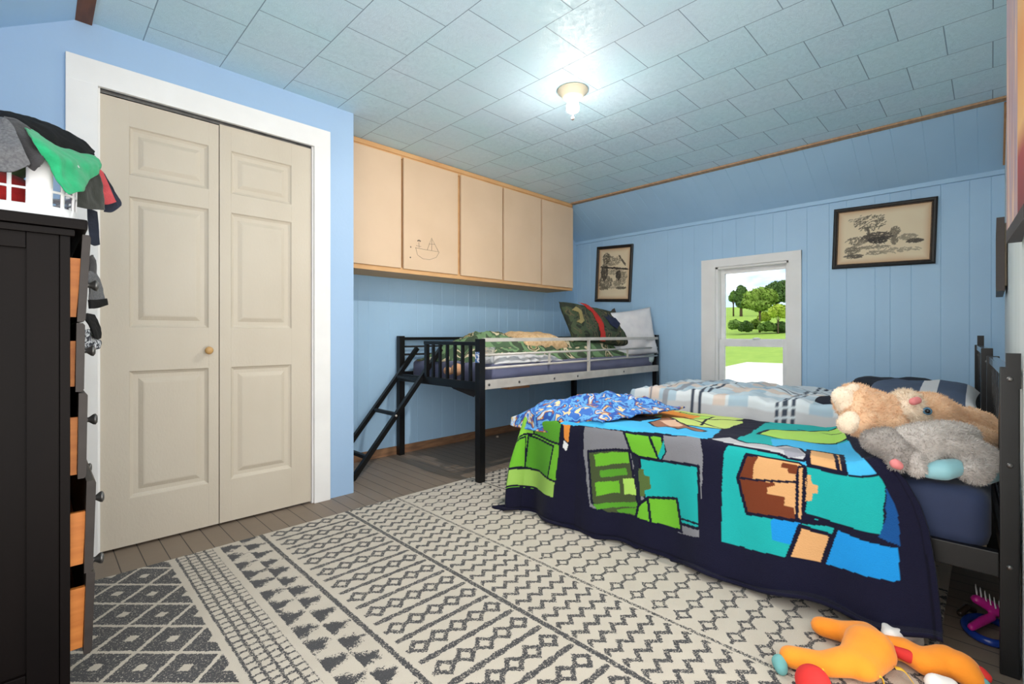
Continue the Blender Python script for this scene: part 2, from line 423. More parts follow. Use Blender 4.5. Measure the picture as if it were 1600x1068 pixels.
# reveal of the window opening
for (ya, yb, za, zb) in ((WY0-.0, WY0, WZ0, WZ1), (WY1, WY1, WZ0, WZ1)):
    w.add([(XW, ya, za), (XW+.12, ya, za), (XW+.12, ya, zb), (XW, ya, zb)], [[0, 1, 2, 3]])
for z in (WZ0, WZ1): w.add([(XW, WY0, z), (XW+.12, WY0, z), (XW+.12, WY1, z), (XW, WY1, z)], [[0, 1, 2, 3]])
struct(w.build('wall_window', m_panel))
struct(panel('s', YR, YB, lambda p, d: (XW-.012+d, p, ZK-.02), lambda p, d: (XK+d*.45, p, CEIL+d), off=0.06).build('wall_slope', m_panel))
struct(panel('b', XE, XW, lambda p, d: (p, YB+d, 0), lambda p, d: (p, YB+d, CEIL)).build('wall_back', m_panel))
# closet wall with door opening, end return
cw = MB(); DX0, DX1, DZ = 0.19, 1.142, 2.06
cw.box(XLW, DX0, YC, YC+.1, 0, CEIL).box(DX1, XE, YC, YC+.1, 0, CEIL).box(DX0, DX1, YC, YC+.1, DZ, CEIL)
cw.box(XE-.1, XE, YC+.1, YB, 0, CEIL)
struct(cw.build('wall_left', m_wall))
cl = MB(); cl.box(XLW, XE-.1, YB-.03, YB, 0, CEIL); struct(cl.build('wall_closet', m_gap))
struct(MB().box(1.55, XW, YR-.1, YR, 0, CEIL).build('wall_front', m_rightwall))
# left knee wall and slope (behind the dresser)
struct(MB().box(XLW-.05, XLW, 1.15, YC, 0, ZK).build('wall_knee', m_wall))
sl = MB(); sl.add([(XLW, .9, ZK-.06), (XL, .9, CEIL), (XL, YC, CEIL), (XLW, YC, ZK-.06)], [[0, 1, 2, 3]])
struct(sl.build('wall_slope_left', m_panel, solid=0.02, off=1))
# trims
struct(MB().box(XK-.05, XK+.006, YR, YB-.37, CEIL-.012, CEIL-.0005).build('trim_1', mat('weathered_pine_strip', (186, 152, 120), .65, (160, 124, 94), 5, stretch=(1, 8, 1))))
struct(MB().box(XL-.02, XL+.035, .6, YC-.001, CEIL-.013, CEIL-.0005).build('trim_2', m_woodd))
struct(MB().box(XW-.022, XW-.002, YR, YB, ZK-.045, ZK+.0).box(XW-.027, XW-.002, YR, YB, ZK-.004, ZK+.006).build('trim_3', m_panel))
t4 = MB(); _a = Vector((XK-.005, YR+.004, CEIL-.01)); _b2 = Vector((XW-.03, YR+.004, ZK+.0))
t4.add([_a+Vector((-.02, 0, -.03)), _a+Vector((.03, 0, 0)), _b2+Vector((.02, 0, .02)), _b2+Vector((-.035, 0, 0))], [[0, 1, 2, 3]])
struct(t4.build('trim_4', m_wood, solid=.012, off=0))
struct(MB().box(XE, XW, YB-.014, YB, 0, .065).build('baseboard_back', m_base))
# closet casing
cs = MB(); cs.box(.09, DX0+.004, YC-.02, YC, 0, 2.165, bev=.003).box(DX1-.004, 1.232, YC-.02, YC, 0, 2.165, bev=.003).box(.0901, 1.2319, YC-.0205, YC, DZ-.004, 2.165, bev=.003)
cs.box(DX0-.0, DX0+.012, YC-.002, YC+.1, 0, DZ).box(DX1-.012, DX1, YC-.002, YC+.1, 0, DZ)
struct(cs.build('trim_5', m_white))

# ---- bifold closet door
door = thing('door_1', None, None, (0.66, YC, 0), kind='structure')
tr = MB(); tr.box(DX0+.012, DX1-.012, YC+.01, YC+.04, DZ-.018, DZ); tr.build('track', m_steel, door)
def leaf(x0, x1, z0, z1, px0, px1, dz):
    mb = MB(); yf = YC+.003; yb = YC+.036
    zs = [(0.225, 0.805), (1.005, 1.602), (1.70, 1.92)]
    mb.box(x0, px0, yf, yb, z0, z1, bev=.0015).box(px1, x1, yf, yb, z0, z1, bev=.0015)
    edges = [z0]+[q for p in zs for q in p]+[z1]
    for k in range(0, len(edges), 2): mb.box(px0, px1, yf, yb, edges[k], edges[k+1])
    for (a, b_) in zs:
        loops = [(0, 0), (.006, .007), (.016, .012), (.034, .012), (.052, .004), (.058, .003)]
        R = []
        for ins, dep in loops:
            R.append([(px0+ins, yf+dep, a+ins), (px1-ins, yf+dep, a+ins), (px1-ins, yf+dep, b_-ins), (px0+ins, yf+dep, b_-ins)])
        mb.grid(R, smooth=False, wrap=True); mb.add(R[-1], [[0, 1, 2, 3]])
    return mb
lf = leaf(.2, .6605, .012, 2.035, .303, .616, 0).build('door_leaf', m_door, door)
lathe_k = MB().lathe([(.008, 0), (.008, .014), (.016, .02), (.019, .028), (.016, .036), (.006, .04)], (.612, YC+.003, .893), (0, -1, 0))
lathe_k.build('knob', mat('oak_knob', (205, 160, 100), 0.4), lf)
leaf(.6645, 1.128, .012, 2.043, .716, 1.018, 0).build('door_leaf', m_door, door)

# ---- window
win = thing('window_1', None, None, (XW, 1.5, WZ0), kind='structure')
f = MB(); xi = XW-.02
f.box(xi, XW, WY1-.002, 1.943, .40, 1.672, bev=.003).box(xi, XW, 1.107, WY0+.002, .40, 1.672, bev=.003).box(xi-.001, XW, 1.107, 1.943, WZ1-.003, 1.672, bev=.003).box(xi-.03, XW, 1.09, 1.96, .385, .42, bev=.004)
f.build('casing', m_white, win)
j = MB()
j.box(XW+.0, XW+.13, WY0, WY0+.02, WZ0, WZ1).box(XW, XW+.13, WY1-.02, WY1, WZ0, WZ1).box(XW, XW+.13, WY0, WY1, WZ1-.02, WZ1).box(XW, XW+.13, WY0, WY1, WZ0, WZ0+.02)
j.build('jamb', m_white, win)
m_vinyl = mat('white_vinyl', (240, 240, 240), .35)
a0, a1 = WY0+.02, WY1-.02
up = MB(); u0, u1 = XW+.075, XW+.105
up.box(u0, u1, a0, a0+.03, .90, WZ1-.02, bev=.003).box(u0, u1, a1-.035, a1, .90, WZ1-.02, bev=.003).box(u0, u1, a0+.03, a1-.035, 1.54, WZ1-.02).box(u0, u1, a0+.03, a1-.035, .90, .935)
us = up.build('upper_sash', m_vinyl, win)
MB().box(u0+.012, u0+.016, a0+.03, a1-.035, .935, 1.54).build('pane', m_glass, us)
lo = MB(); l0, l1 = XW+.035, XW+.068
lo.box(l0, l1, a0, a0+.04, WZ0+.02, .93, bev=.003).box(l0, l1, a1-.045, a1, WZ0+.02, .93, bev=.003).box(l0-.004, l1, a0+.04, a1-.045, .865, .93, bev=.004).box(l0, l1, a0+.04, a1-.045, WZ0+.02, WZ0+.065)
ls = lo.build('lower_sash', m_vinyl, win)
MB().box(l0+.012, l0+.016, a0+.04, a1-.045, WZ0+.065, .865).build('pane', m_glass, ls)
MB().lathe([(.03, 0), (.03, .012), (.012, .016)], (l0+.012, 1.475, .93), (0, 0, 1), 16).build('sash_lock', m_vinyl, ls)

# ------------------------------------------------------------------ wall cabinet
cab = thing('wall_cabinet', 'long row of five cream doors, pine-framed wall cupboard hung below the ceiling', 'cabinet', (2.67, YB, 1.43))
YF = 3.085; CX0 = XE+.003; CX1 = 3.955
bd = MB(); bd.box(CX0, CX1, YF+.012, YB-.002, 1.445, 2.32); bd.build('cabinet_body', m_cabw, cab)
ff = MB(); ff.box(CX0, CX1, YF-.004, YF+.012, 2.272, 2.328).box(CX0, CX1, YF-.012, YF+.0, 2.296, 2.328, bev=.003).box(CX0, CX1, YF-.008, YF+.012, 1.428, 1.468).box(CX0, CX1, YF+.012, YB-.01, 1.43, 1.445)
divs = [1.914, 2.443, 2.945, 3.459]
for d in divs: ff.box(d-.03, d+.03, YF+.007, YF+.012, 1.468, 2.272)
ff.box(CX1-.03, CX1, YF-.002, YF+.012, 1.468, 2.272)
ff.build('face_frame', m_cabw, cab)
xs = [CX0+.006]+divs+[CX1-.006]
for k in range(5):
    a_ = xs[k]+(.012 if k else 0); b_ = xs[k+1]-(.009 if k < 4 else 0)
    if k == 2: a_ += .012
    dm = MB(); dm.box(a_, b_, YF-.022, YF-.004, 1.462-.002*k, 2.280, bev=.002)
    if k == 1:   # child's pencil boat and stick figure
        yy = YF-.0225
        def st(pts, r=.0013): dm.tube([(p[0], yy, p[1]) for p in pts], r, 6, 1)
        Lp = lambda x, y: tuple(at(540+x/3.813, 200+y/3.813, Y=YF-.022)[q] for q in (0, 2))
        st([Lp(415, 712), Lp(480, 725), Lp(556, 737)]); st([Lp(418, 714), Lp(428, 755), Lp(460, 778), Lp(500, 784), Lp(540, 770), Lp(558, 738)])
        st([Lp(486, 725), Lp(512, 655), Lp(553, 735)]); st([Lp(514, 655), Lp(512, 728)]); st([Lp(495, 690), Lp(530, 692)])
        st([Lp(436, 680), Lp(438, 712)]); st([Lp(420, 700), Lp(450, 706)])
        st([Lp(428, 672), Lp(436, 668), Lp(446, 674)], .005)
        for q in ((388, 708), (386, 770)): c_ = Lp(*q); dm.lathe([(.006, 0), (.006, .0012)], (c_[0], YF-.022, c_[1]), (0, -1, 0), 10, 1)
    dm.build('cabinet_door', [m_cab, mat('pencil', (120, 106, 98), .8)] if k == 1 else m_cab, cab)

# ------------------------------------------------------------------ ceiling lamp
LX, LY = 2.116, 1.644
lampo = thing('ceiling_lamp', 'bare bulb in a cream porcelain holder glowing on the blue tiled ceiling', 'lamp', (LX, LY, CEIL))
m_porc = mat('cream_porcelain', (238, 226, 200), .25)
MB().lathe([(.085, 0), (.085, -.008), (.072, -.014), (.06, -.036), (.05, -.046), (.034, -.05)], (LX, LY, CEIL-.001)).build('base', m_porc, lampo)
m_bulb, nt, b = newmat('lit_bulb'); b.inputs['Base Color'].default_value = (1, 1, 1, 1)
b.inputs['Emission Color'].default_value = (1, .93, .84, 1); b.inputs['Emission Strength'].default_value = BULB_POWER
m_neck, nt, b = newmat('lit_bulb_neck'); b.inputs['Base Color'].default_value = (1, 1, 1, 1)
b.inputs['Emission Color'].default_value = (1, .93, .84, 1); b.inputs['Emission Strength'].default_value = 30
MB().lathe([(.02, -.05), (.026, -.06), (.034, -.085), (.036, -.100), (.035, -.108), (.031, -.114)], (LX, LY, CEIL)).build('bulb_neck', m_neck, lampo)
MB().lathe([(.031, -.1145), (.026, -.119), (.016, -.125), (.004, -.128)], (LX, LY, CEIL)).build('bulb', m_bulb, lampo)
MB().lathe([(.003, -.129), (.003, -.150), (.008, -.153), (.009, -.160), (.004, -.166)], (LX, LY, CEIL)).build('cap', mat('grey_cap', (170, 150, 140), .4), lampo)

# ------------------------------------------------------------------ rug
m_rug, nt, b = newmat('tribal_pattern_rug')
sx = nt.nodes.new('ShaderNodeSeparateXYZ'); g_ = geopos(nt); nt.links.new(g_, sx.inputs[0])
n1 = (NX(nt, noise_tex(nt, g_, 55, 3)) - 0.5)*0.8+(NX(nt, noise_tex(nt, g_, 230, 1))-0.5)*0.9; n2 = NX(nt, noise_tex(nt, g_, 48, 3))*0.8+NX(nt, noise_tex(nt, g_, 210, 1))*0.9-0.35; 
X = NX(nt, sx.outputs['X']) + n1*0.012
Y = NX(nt, sx.outputs['Y']) + (n2-0.5)*0.012
wear = NX(nt, noise_tex(nt, g_, 190, 3, 0.8)); wear2 = NX(nt, noise_tex(nt, g_, 9, 3))
# band A: cream lattice on charcoal with small cream lozenges
pA = 0.185
fa = ((X+Y-0.005)/pA).fr(); fb = ((X*-1.0+Y-0.13)/pA).fr()
la = ((fa-0.5).abs()).gt(0.452); lb = ((fb-0.5).abs()).gt(0.452)
lz = ((fa-0.5).abs()).lt(0.11)*((fb-0.5).abs()).lt(0.11)
A = (la.mx(lb).mx(lz)).op('SUBTRACT', 1.0)*-1.0
A = A*(wear.lt(0.605))
# band B: brick-like dots
cbx = ((X-0.428)/0.0343); tb = cbx.tri().gt(0.72)
stg = cbx.op('FLOOR')*0.37
rb = ((Y/0.034)+stg).tri().gt(0.74)
Bm = tb.mx(rb)*wear.lt(0.57)
# band C: broken triangles
tcx = ((X-0.588)/0.168); tri = ((Y/0.11)).tri()
tri2 = ((Y/0.055)+0.3).tri()
c2_ = (tcx*2.0).fr(); tr2 = (Y/0.105 + (tcx*2.0).op('FLOOR')*0.5).tri()
Cm = (tr2*0.95 - c2_*0.9 + (wear-0.5)*1.6 + (NX(nt, noise_tex(nt, g_, 34, 3))-0.5)*1.5).gt(0.12)
# band D: bars alternating with lozenge chains
def chain(X0, px, py, ro, ri, link, yo=0.0):
    dx = (((X-X0)/px).fr()-0.5).abs()*px; dy = (((Y-yo)/py).fr()-0.5).abs()*py
    d = dx+dy; ring = d.lt(ro)*d.gt(ri); lk = dy.lt(link)*d.gt(ri)
    return ring.mx(lk), dy
ch, dyD = chain(0.80, 0.0755, 0.131, 0.041, 0.019, 0.0095)
wob = ((((X-0.80)/0.0755).tri())-0.5)*0.010
barD = ((Y/0.131+0.5).fr()-0.5).abs()*0.131
bar = ((((Y/0.131+0.0).fr()-0.5).abs()*0.131)*-1.0+0.0655+wob*0.4).abs().lt(0.0105)
Dm = ch.mx(bar)*X.rng(0.795, 1.178)*wear.lt(0.58)
# band E / G: zigzags
zz = ((X-1.2)/0.062).tri()*0.03
E1 = ((Y+zz)/0.0635).tri().gt(0.655)*wear.lt(0.575)
# band F: thin lozenge chains
chf, dyF = chain(1.53, 0.089, 0.088, 0.034, 0.018, 0.0065)
Fm = chf*wear.lt(0.565)
def line(x0, x1, w_=0.63): return X.rng(x0, x1)*wear.lt(w_-.04)
dark = A*X.lt(0.400)
dark = dark.mx(line(0.424, 0.432)).mx(Bm*X.rng(0.432, 0.562)).mx(Cm*X.rng(0.590, 0.752))
dark = dark.mx(line(0.756, 0.774)).mx(Dm).mx(line(1.186, 1.206)).mx(E1*X.rng(1.212, 1.49)).mx(line(1.500, 1.514, .56))
dark = dark.mx(Fm*X.rng(1.53, 2.05)).mx(line(2.060, 2.075, .58)).mx(E1*X.rng(2.085, 2.40)).mx(line(2.41, 2.425)).mx(ch*X.rng(2.44, 2.8))
cream = mixc(nt, wear2, lin((198, 188, 173)), lin((183, 173, 158)))
ink = mixc(nt, wear, lin((34, 34, 38)), lin((50, 49, 52)))
nt.links.new(mixc(nt, dark, cream, ink), b.inputs['Base Color']); b.inputs['Roughness'].default_value = 0.95; b.inputs['Sheen Weight'].default_value = 0.2
bump(nt, b, NX(nt, noise_tex(nt, g_, 420, 2))*0.8 + wear*0.4 - dark*0.25, 0.55, 0.006)
rg = MB().box(-.33, 2.8, .115, 2.475, .0005, .012, bev=.004).build('area_rug', m_rug)
tag(rg, 'large cream and charcoal tribal-patterned rug lying on the brown plank floor', 'rug')
# ------------------------------------------------------------------ loft bed
NPX, NPY = 2.055, 2.355; BPX, BPY = 2.10, 3.385; FRX = 4.40
loft = thing('loft_bed', 'black metal loft bed with guard rails coloured pale to imitate reflections, along the panelled back wall', 'bed', ((NPX+FRX)/2, 2.87, 0))
for (x, y, zt, fz) in ((NPX, NPY, .945, 1), (BPX, BPY, .962, 0), (FRX, NPY+.02, .972, 0), (FRX-.02, BPY, .985, 0)):
    MB().box(x-.024, x+.024, y-.024, y+.024, .0125 if fz else 0, zt, bev=.004).build('post', m_black, loft)
def ends(name, x, ya, yb, segs, m):
    for (z0, z1, w_) in segs: MB().box(x-w_, x+w_, ya, yb, z0, z1, bev=.003).build(name, m, loft)
# foot end
MB().box(NPX-.012, NPX+.018, NPY+.02, BPY-.02, .607, .662, bev=.003).build('end_rail', m_black, loft)
MB().box(NPX-.012, NPX+.016, NPY+.02, 2.98, .90, .925, bev=.003).build('end_rail', m_black, loft)
for k, yy in enumerate([2.955, 2.873, 2.79, 2.705, 2.618, 2.535, 2.452]):
    w_ = .014 if k == 0 else .009
    MB().box(NPX-w_, NPX+w_, yy-w_, yy+w_, .655, .905).build('baluster', m_black, loft)
# head end
MB().box(FRX-.015, FRX+.015, NPY+.04, BPY-.02, .607, .662).box(FRX-.013, FRX+.013, NPY+.04, BPY-.02, .925, .95).build('end_rail', m_black, loft)
# front guard and side rail
yf = NPY-.004
MB().box(NPX+.02, FRX-.02, yf-.014, yf+.014, .925, .950, bev=.003).build('guard_rail', m_paint_sheen, loft)
MB().tube([(NPX+.02, yf, .838), (FRX-.02, yf, .845)], .0085, 8).build('guard_rail', m_paint_sheen, loft)
MB().tube([(NPX+.02, yf, .750), (FRX-.02, yf, .765)], .0085, 8).build('guard_rail', m_paint_sheen, loft)
MB().box(3.232, 3.252, yf-.008, yf+.012, .67, .93).build('guard_stile', m_paint_sheen, loft)
MB().box(2.735, 2.749, yf-.006, yf+.006, .755, .84).build('guard_stile', m_paint_sheen, loft)
MB().box(3.83, 3.844, yf-.006, yf+.006, .76, .845).build('guard_stile', m_paint_sheen, loft)
sr = MB().box(NPX+.02, FRX-.02, yf-.016, yf+.016, .612, .672, bev=.003).build('side_rail', m_paint_sheen, loft)
for xx in (NPX+.06, 2.40, 2.78, 3.07, 3.75): MB().lathe([(.009, 0), (.009, .003), (.004, .005)], (xx, yf-.016, .642), (0, -1, 0), 10).build('bolt', m_steel, sr)
# wall side
MB().box(BPX+.02, FRX-.03, BPY-.012, BPY+.012, .928, .952).build('guard_rail', m_black, loft)
MB().tube([(BPX+.02, BPY, .875), (FRX-.03, BPY, .875)], .008, 8).build('guard_rail', m_black, loft)
MB().tube([(BPX+.02, BPY, .81), (FRX-.03, BPY, .81)], .008, 8).build('guard_rail', m_black, loft)
MB().box(BPX+.02, FRX-.03, BPY-.015, BPY+.015, .612, .672).build('side_rail', m_black, loft)
for k in range(7): MB().box(2.3+k*.3, 2.36+k*.3, NPY+.01, BPY-.015, .622, .630).build('slat', m_black, loft)
# ladder hooked over the foot end
def rail(p, q): return MB().tube([p, q], .0155, 4, 0, True, True)
lt = (2.215, .862); lb = (1.488, .0)
for yy in (3.0, 3.32): rail((lb[0], yy, lb[1]+.003), (lt[0], yy, lt[1])).build('ladder_rail', m_black, loft)
for z in (.135, .402, .64):
    x = lb[0]+(lt[0]-lb[0])*z/lt[1]
    MB().box(x-.014, x+.014, 3.01, 3.31, z-.012, z+.012, bev=.003).build('ladder_rung', m_black, loft)
zz_ = .385; xx_ = lb[0]+(lt[0]-lb[0])*zz_/lt[1]
MB().lathe([(.008, 0), (.008, .003), (.003, .005)], (xx_, 2.983, zz_+.012), (0, -1, 0), 10).build('bolt', m_paint_sheen, loft)

m_slate = mat('slate_blue_sheet', (98, 102, 132), .85, (84, 88, 118), 5, sheen=.2)
mt = MB(); P = []
mx0, mx1, my0, my1 = 2.20, 4.36, 2.39, 3.355
for lvl, (ins, z) in enumerate(((.02, .634), (.0, .65), (.0, .74), (.012, .764), (.03, .772))):
    ring = []
    N_ = 60
    for side in range(4):
        for k in range(N_):
            t = k/N_
            x, y = [(mx0+ins+(mx1-mx0-2*ins)*t, my0+ins), (mx1-ins, my0+ins+(my1-my0-2*ins)*t), (mx1-ins-(mx1-mx0-2*ins)*t, my1-ins), (mx0+ins, my1-ins-(my1-my0-2*ins)*t)][side]
            wv = .010*fbm(x, y*2, z*3, 6, 3) if 0 < lvl < 4 else 0
            ring.append((x, y+wv*(1 if y < 2.8 else -1), z+wv*.6))
    P.append(ring)
mt.grid(P, wrap=True); mt.add(P[-1], [list(range(len(P[-1])))], 0, True); mt.add(P[0], [list(range(len(P[0])))], 0)
tag(mt.build('mattress', m_slate), 'mattress in a slate blue fitted sheet lying on the loft bed', 'mattress')

m_camo = ramp_mat('camo_cloth', [(0, (64, 80, 60)), (.40, (112, 144, 102)), (.50, (76, 100, 72)), (.56, (214, 198, 166)), (.60, (72, 84, 58)), (.66, (170, 148, 108)), (.70, (104, 136, 94))], 5.0, .9, 1.5, bscale=30, bstr=.15, dist=.9)
m_camod = ramp_mat('dark_camo_cloth', [(0, (36, 44, 34)), (.42, (60, 72, 50)), (.53, (86, 80, 58)), (.58, (44, 50, 38)), (.66, (112, 100, 66))], 8, .9, 2, dist=1.0)
def heap(x0, x1, y0, y1, zb, hf, nx=70, ny=44, seed=0.0, wr=.02, sc=6, edge=.12, ragged=.05):
    P = []
    for i in range(nx+1):
        r = []
        for j in range(ny+1):
            a, b_ = i/nx, j/ny
            ex = ragged*fbm(b_*2+seed, a*.5, .3, 2.5, 2); ey = ragged*fbm(a*3+seed, 7.1, b_*.4, 2.5, 2)
            x = x0+(x1-x0)*a+ex*(1 if a < .5 else -1)*abs(2*a-1); y = y0+(y1-y0)*b_+ey*(1 if b_ < .5 else -1)*abs(2*b_-1)
            m = min(1, min(a, 1-a)*(x1-x0)/edge)*1.0; m2 = min(1, min(b_, 1-b_)*(y1-y0)/edge)
            m = math.sin(m*PI/2)*math.sin(m2*PI/2)
            rid = 1-abs(fbm(x+seed, y*1.4, .2, sc, 3))*1.6
            z = zb+m*(hf(x, y)+wr*(rid-.4)*1.4+wr*.6*fbm(x, y+seed, 1, sc*2.2, 3))
            r.append((x, y, max(z, zb+.002*m)))
        P.append(r)
    mb = MB(); mb.grid(P); mb.grid([[(q[0], q[1], zb-.001) for q in r] for r in (P[0], P[-1])]) if False else None
    return mb
G = lambda x, y, cx, cy, sx_, sy_: math.exp(-((x-cx)/sx_)**2-((y-cy)/sy_)**2)
cm = heap(2.24, 4.16, 2.47, 3.34, .772, lambda x, y: .045+.17*G(x, y, 2.62, 2.93, .30, .28)+.09*G(x, y, 3.35, 2.68, .5, .25)+.08*G(x, y, 3.8, 2.58, .25, .2)+.03*G(x, y, 2.3, 3.2, .2, .2), 110, 50, 1.3, .028, 5.5, .16, .09)
tag(cm.build('comforter', m_camo, solid=.012), 'rumpled green and tan camouflage comforter bunched on the loft bed', 'comforter')
ws = heap(2.24, 2.98, 2.405, 2.66, .772, lambda x, y: .025+.02*G(x, y, 2.5, 2.5, .2, .1), 60, 24, 4.2, .022, 8, .06, .03)
tag(ws.build('sheet', mat('pale_grey_sheet', (206, 206, 208), .85, (190, 190, 194), 6), solid=.006), 'crumpled pale grey sheet at the foot of the loft bed beside the guard rail', 'sheet')
def frame(o, xa, ya):
    xa = Vector(xa).normalized(); ya = Vector(ya); ya = (ya-xa*ya.dot(xa)).normalized(); za = xa.cross(ya)
    M = Matrix((xa, ya, za)).transposed().to_4x4(); M.translation = Vector(o); return M
m_tanf = ramp_mat('leopard_tan_plush', [(0, (150, 112, 78)), (.42, (206, 168, 124)), (.6, (222, 190, 148))], 40, .95, 3, const=False)
tp = pillow(.48, .40, .17, frame((3.03, 2.78, .905), (1, -.12, -.05), (.1, 1, .12)), wr=.014, seed=2.2)
tag(merge(tp.build('pillow', m_tanf, recalc=True)), 'plump tan speckled cushion lying on the camouflage comforter', 'pillow')
# camouflage pillow leaning up
c0 = (at(931, 503, Y=2.62))
M1 = frame(c0+Vector((0, 0, -.03)), (1, -.06, -.09), (.08, .5, .86))
cp = pillow(.84, .40, .15, M1, 34, .012, 3.3)
pil = merge(cp.build('pillow', m_camod))
tag(pil, 'dark camouflage pillow with a red streak propped at the head of the loft bed', 'pillow')
def patch(poly, M, name, m, par, up=.006, t=.15, w=.84, h=.42):
    """printed patch following the front of the pillow"""
    xs_ = [p[0] for p in poly]; ys_ = [p[1] for p in poly]; n = 30; mb = MB(); vs = []; idx = {}; fs = []
    gx = np.linspace(min(xs_), max(xs_), n); gy = np.linspace(min(ys_), max(ys_), n)
    def pt(i, j):
        if (i, j) in idx: return idx[(i, j)]
        a, b_ = gx[i]*2/w, gy[j]*2/h; k = (max(0, 1-a**4)*max(0, 1-b_**4))**.45
        z = t/2*k+.012*k*fbm(gx[i]+3.3, gy[j], .3, 9, 3)+up*min(1, k*2)
        vs.append(M @ Vector((gx[i], gy[j], z))); idx[(i, j)] = len(vs)-1; return len(vs)-1
    for i in range(n-1):
        for j in range(n-1):
            cx, cy = (gx[i]+gx[i+1])/2, (gy[j]+gy[j+1])/2
            if inpoly(np.array([cx]), np.array([cy]), poly)[0]: fs.append([pt(i, j), pt(i+1, j), pt(i+1, j+1), pt(i, j+1)])
    mb.add(vs, fs, 0, True); return mb.build(name, m, par, solid=.002, off=0)
patch([(-.20, .20), (-.12, .20), (-.02, .08), (.0, -.05), (-.02, -.2), (-.10, -.2), (-.07, -.04), (-.1, .08)], M1, 'red_streak', mat('red_print', (190, 44, 34), .9), pil)
patch([(.06, .07), (.12, .06), (.16, .10), (.2, .07), (.3, .06), (.38, .06), (.36, .03), (.28, .0), (.2, -.06), (.13, -.02)], M1, 'navy_patch', mat('navy_print', (28, 36, 66), .9), pil)
patch([(-.36, .08), (-.30, .12), (-.25, .08), (-.25, -.02), (-.31, -.06), (-.36, -.04), (-.30, -.01), (-.29, .06)], M1, 'tan_patch', mat('tan_print', (150, 136, 88), .9), pil)
m_wp = mat('white_pillow_cotton', (222, 220, 222), .9, (206, 205, 210), 10, bscale=14, bstr=.3)
M2 = frame((4.135, 2.51, .985), (.8, -.5, .12), (.22, .0, 1))
tag(merge(pillow(.54, .47, .12, M2, 30, .014, 5.1).build('pillow', m_wp)), 'white pillow standing behind the dark camouflage pillow by the far bed post', 'pillow')
fin = cloth([[at(946, 494, Y=2.90), at(958, 493, Y=2.90), at(976, 495, Y=2.90)], [at(957, 484, Y=2.92), at(966, 484, Y=2.92), at(976, 484, Y=2.92)], [at(964, 474, Y=2.94), at(970, 473, Y=2.94), at(976, 475, Y=2.94)]], 14, 14, .004, 8)
tag(fin.build('cushion_fin', mat('brown_grey_felt', (92, 80, 76), .95), solid=.03, off=0), 'brown-grey felt fin sticking up behind the camouflage pillow', 'soft toy')
# small bag by the head post, toy head, dark cloth hanging
m_mint = mat('mint_cotton', (206, 222, 220), .9, (178, 200, 200), 18)
pb = at(1018, 556, Y=2.395)
blob('mint_bundle', [[(pb.x, pb.y+.03, .735, .055), (pb.x+.02, pb.y+.03, .79, .05)], [(pb.x-.03, pb.y+.03, .73, .045)]], m_mint, None, .008, 4)
tag(bpy.data.objects['mint_bundle'], 'small pale mint bundle beside the far corner post of the loft bed', 'cloth')
ph = at(711, 583, X=2.17)
tb_ = blob('toy_head', [[(ph.x+.02, ph.y, .705+.012, .048)], [(ph.x+.04, ph.y+.09, .70, .03), (ph.x+.04, ph.y+.14, .70, .035)]], mat('peach_felt', (222, 170, 130), .95), None, .007, 4)
tag(tb_, 'peach toy head peeking between the balusters of the loft bed', 'soft toy')
m_blackcloth = mat('black_cloth', (26, 26, 30), .9)
hc = cloth([[at(700, 592, X=2.105), at(722, 596, X=2.105), at(745, 600, X=2.105)], [at(702, 601, X=2.085), at(725, 606, X=2.085), at(744, 608, X=2.085)], [at(707, 606, X=2.085), at(728, 609, X=2.085), at(743, 614, X=2.085)], [at(709, 607, X=2.085), at(733, 617, X=2.085), at(740, 620, X=2.085)]], 18, 18, .004, 12)
tag(hc.build('dangling_cloth', m_blackcloth, solid=.006, off=0), 'black cloth dangling in two points under the foot rail of the loft bed', 'cloth')
bdp = at(812, 602, Y=2.44); MB().box(bdp.x-.11, bdp.x+.11, bdp.y, bdp.y+.09, .578, .610, bev=.008).build('wood_offcut', mat('tan_board', (176, 128, 90), .8))
tag(bpy.data.objects['wood_offcut'], 'short tan board end jutting out beneath the side rail of the loft bed', 'board')
# clear plastic tub at the near corner
m_clear, nt, b = newmat('clear_plastic'); b.inputs['Transmission Weight'].default_value = .9; b.inputs['Roughness'].default_value = .08; b.inputs['IOR'].default_value = 1.1; b.inputs['Base Color'].default_value = (.92, .93, .94, 1)
q0 = at(768, 580, Y=2.41)
tubm = MB(); P = []
for (s_, z) in ((.045, .775), (.052, .86), (.055, .885), (.050, .885), (.047, .86), (.041, .78)):
    P.append([(q0.x+s_*math.copysign(abs(math.cos(a_))**.5, math.cos(a_)), 2.455+s_*.7*math.copysign(abs(math.sin(a_))**.5, math.sin(a_)), z-.0) for a_ in [2*PI*k/32 for k in range(32)]])
tubm.grid(P, wrap=True); tubm.add(P[0], [list(range(32))]); tubm.add(P[-1], [list(range(32))])
tag(tubm.build('plastic_tub', m_clear), 'clear plastic tub standing inside the near corner of the loft bed', 'tub')
# sticker on near post
stk = MB().box(NPX-.0255, NPX-.0245, NPY-.02, NPY+.02, .79, .86).build('sticker', ramp_mat('blue_sticker', [(0, (230, 230, 235)), (.45, (60, 104, 170)), (.6, (200, 210, 225))], 60), loft)

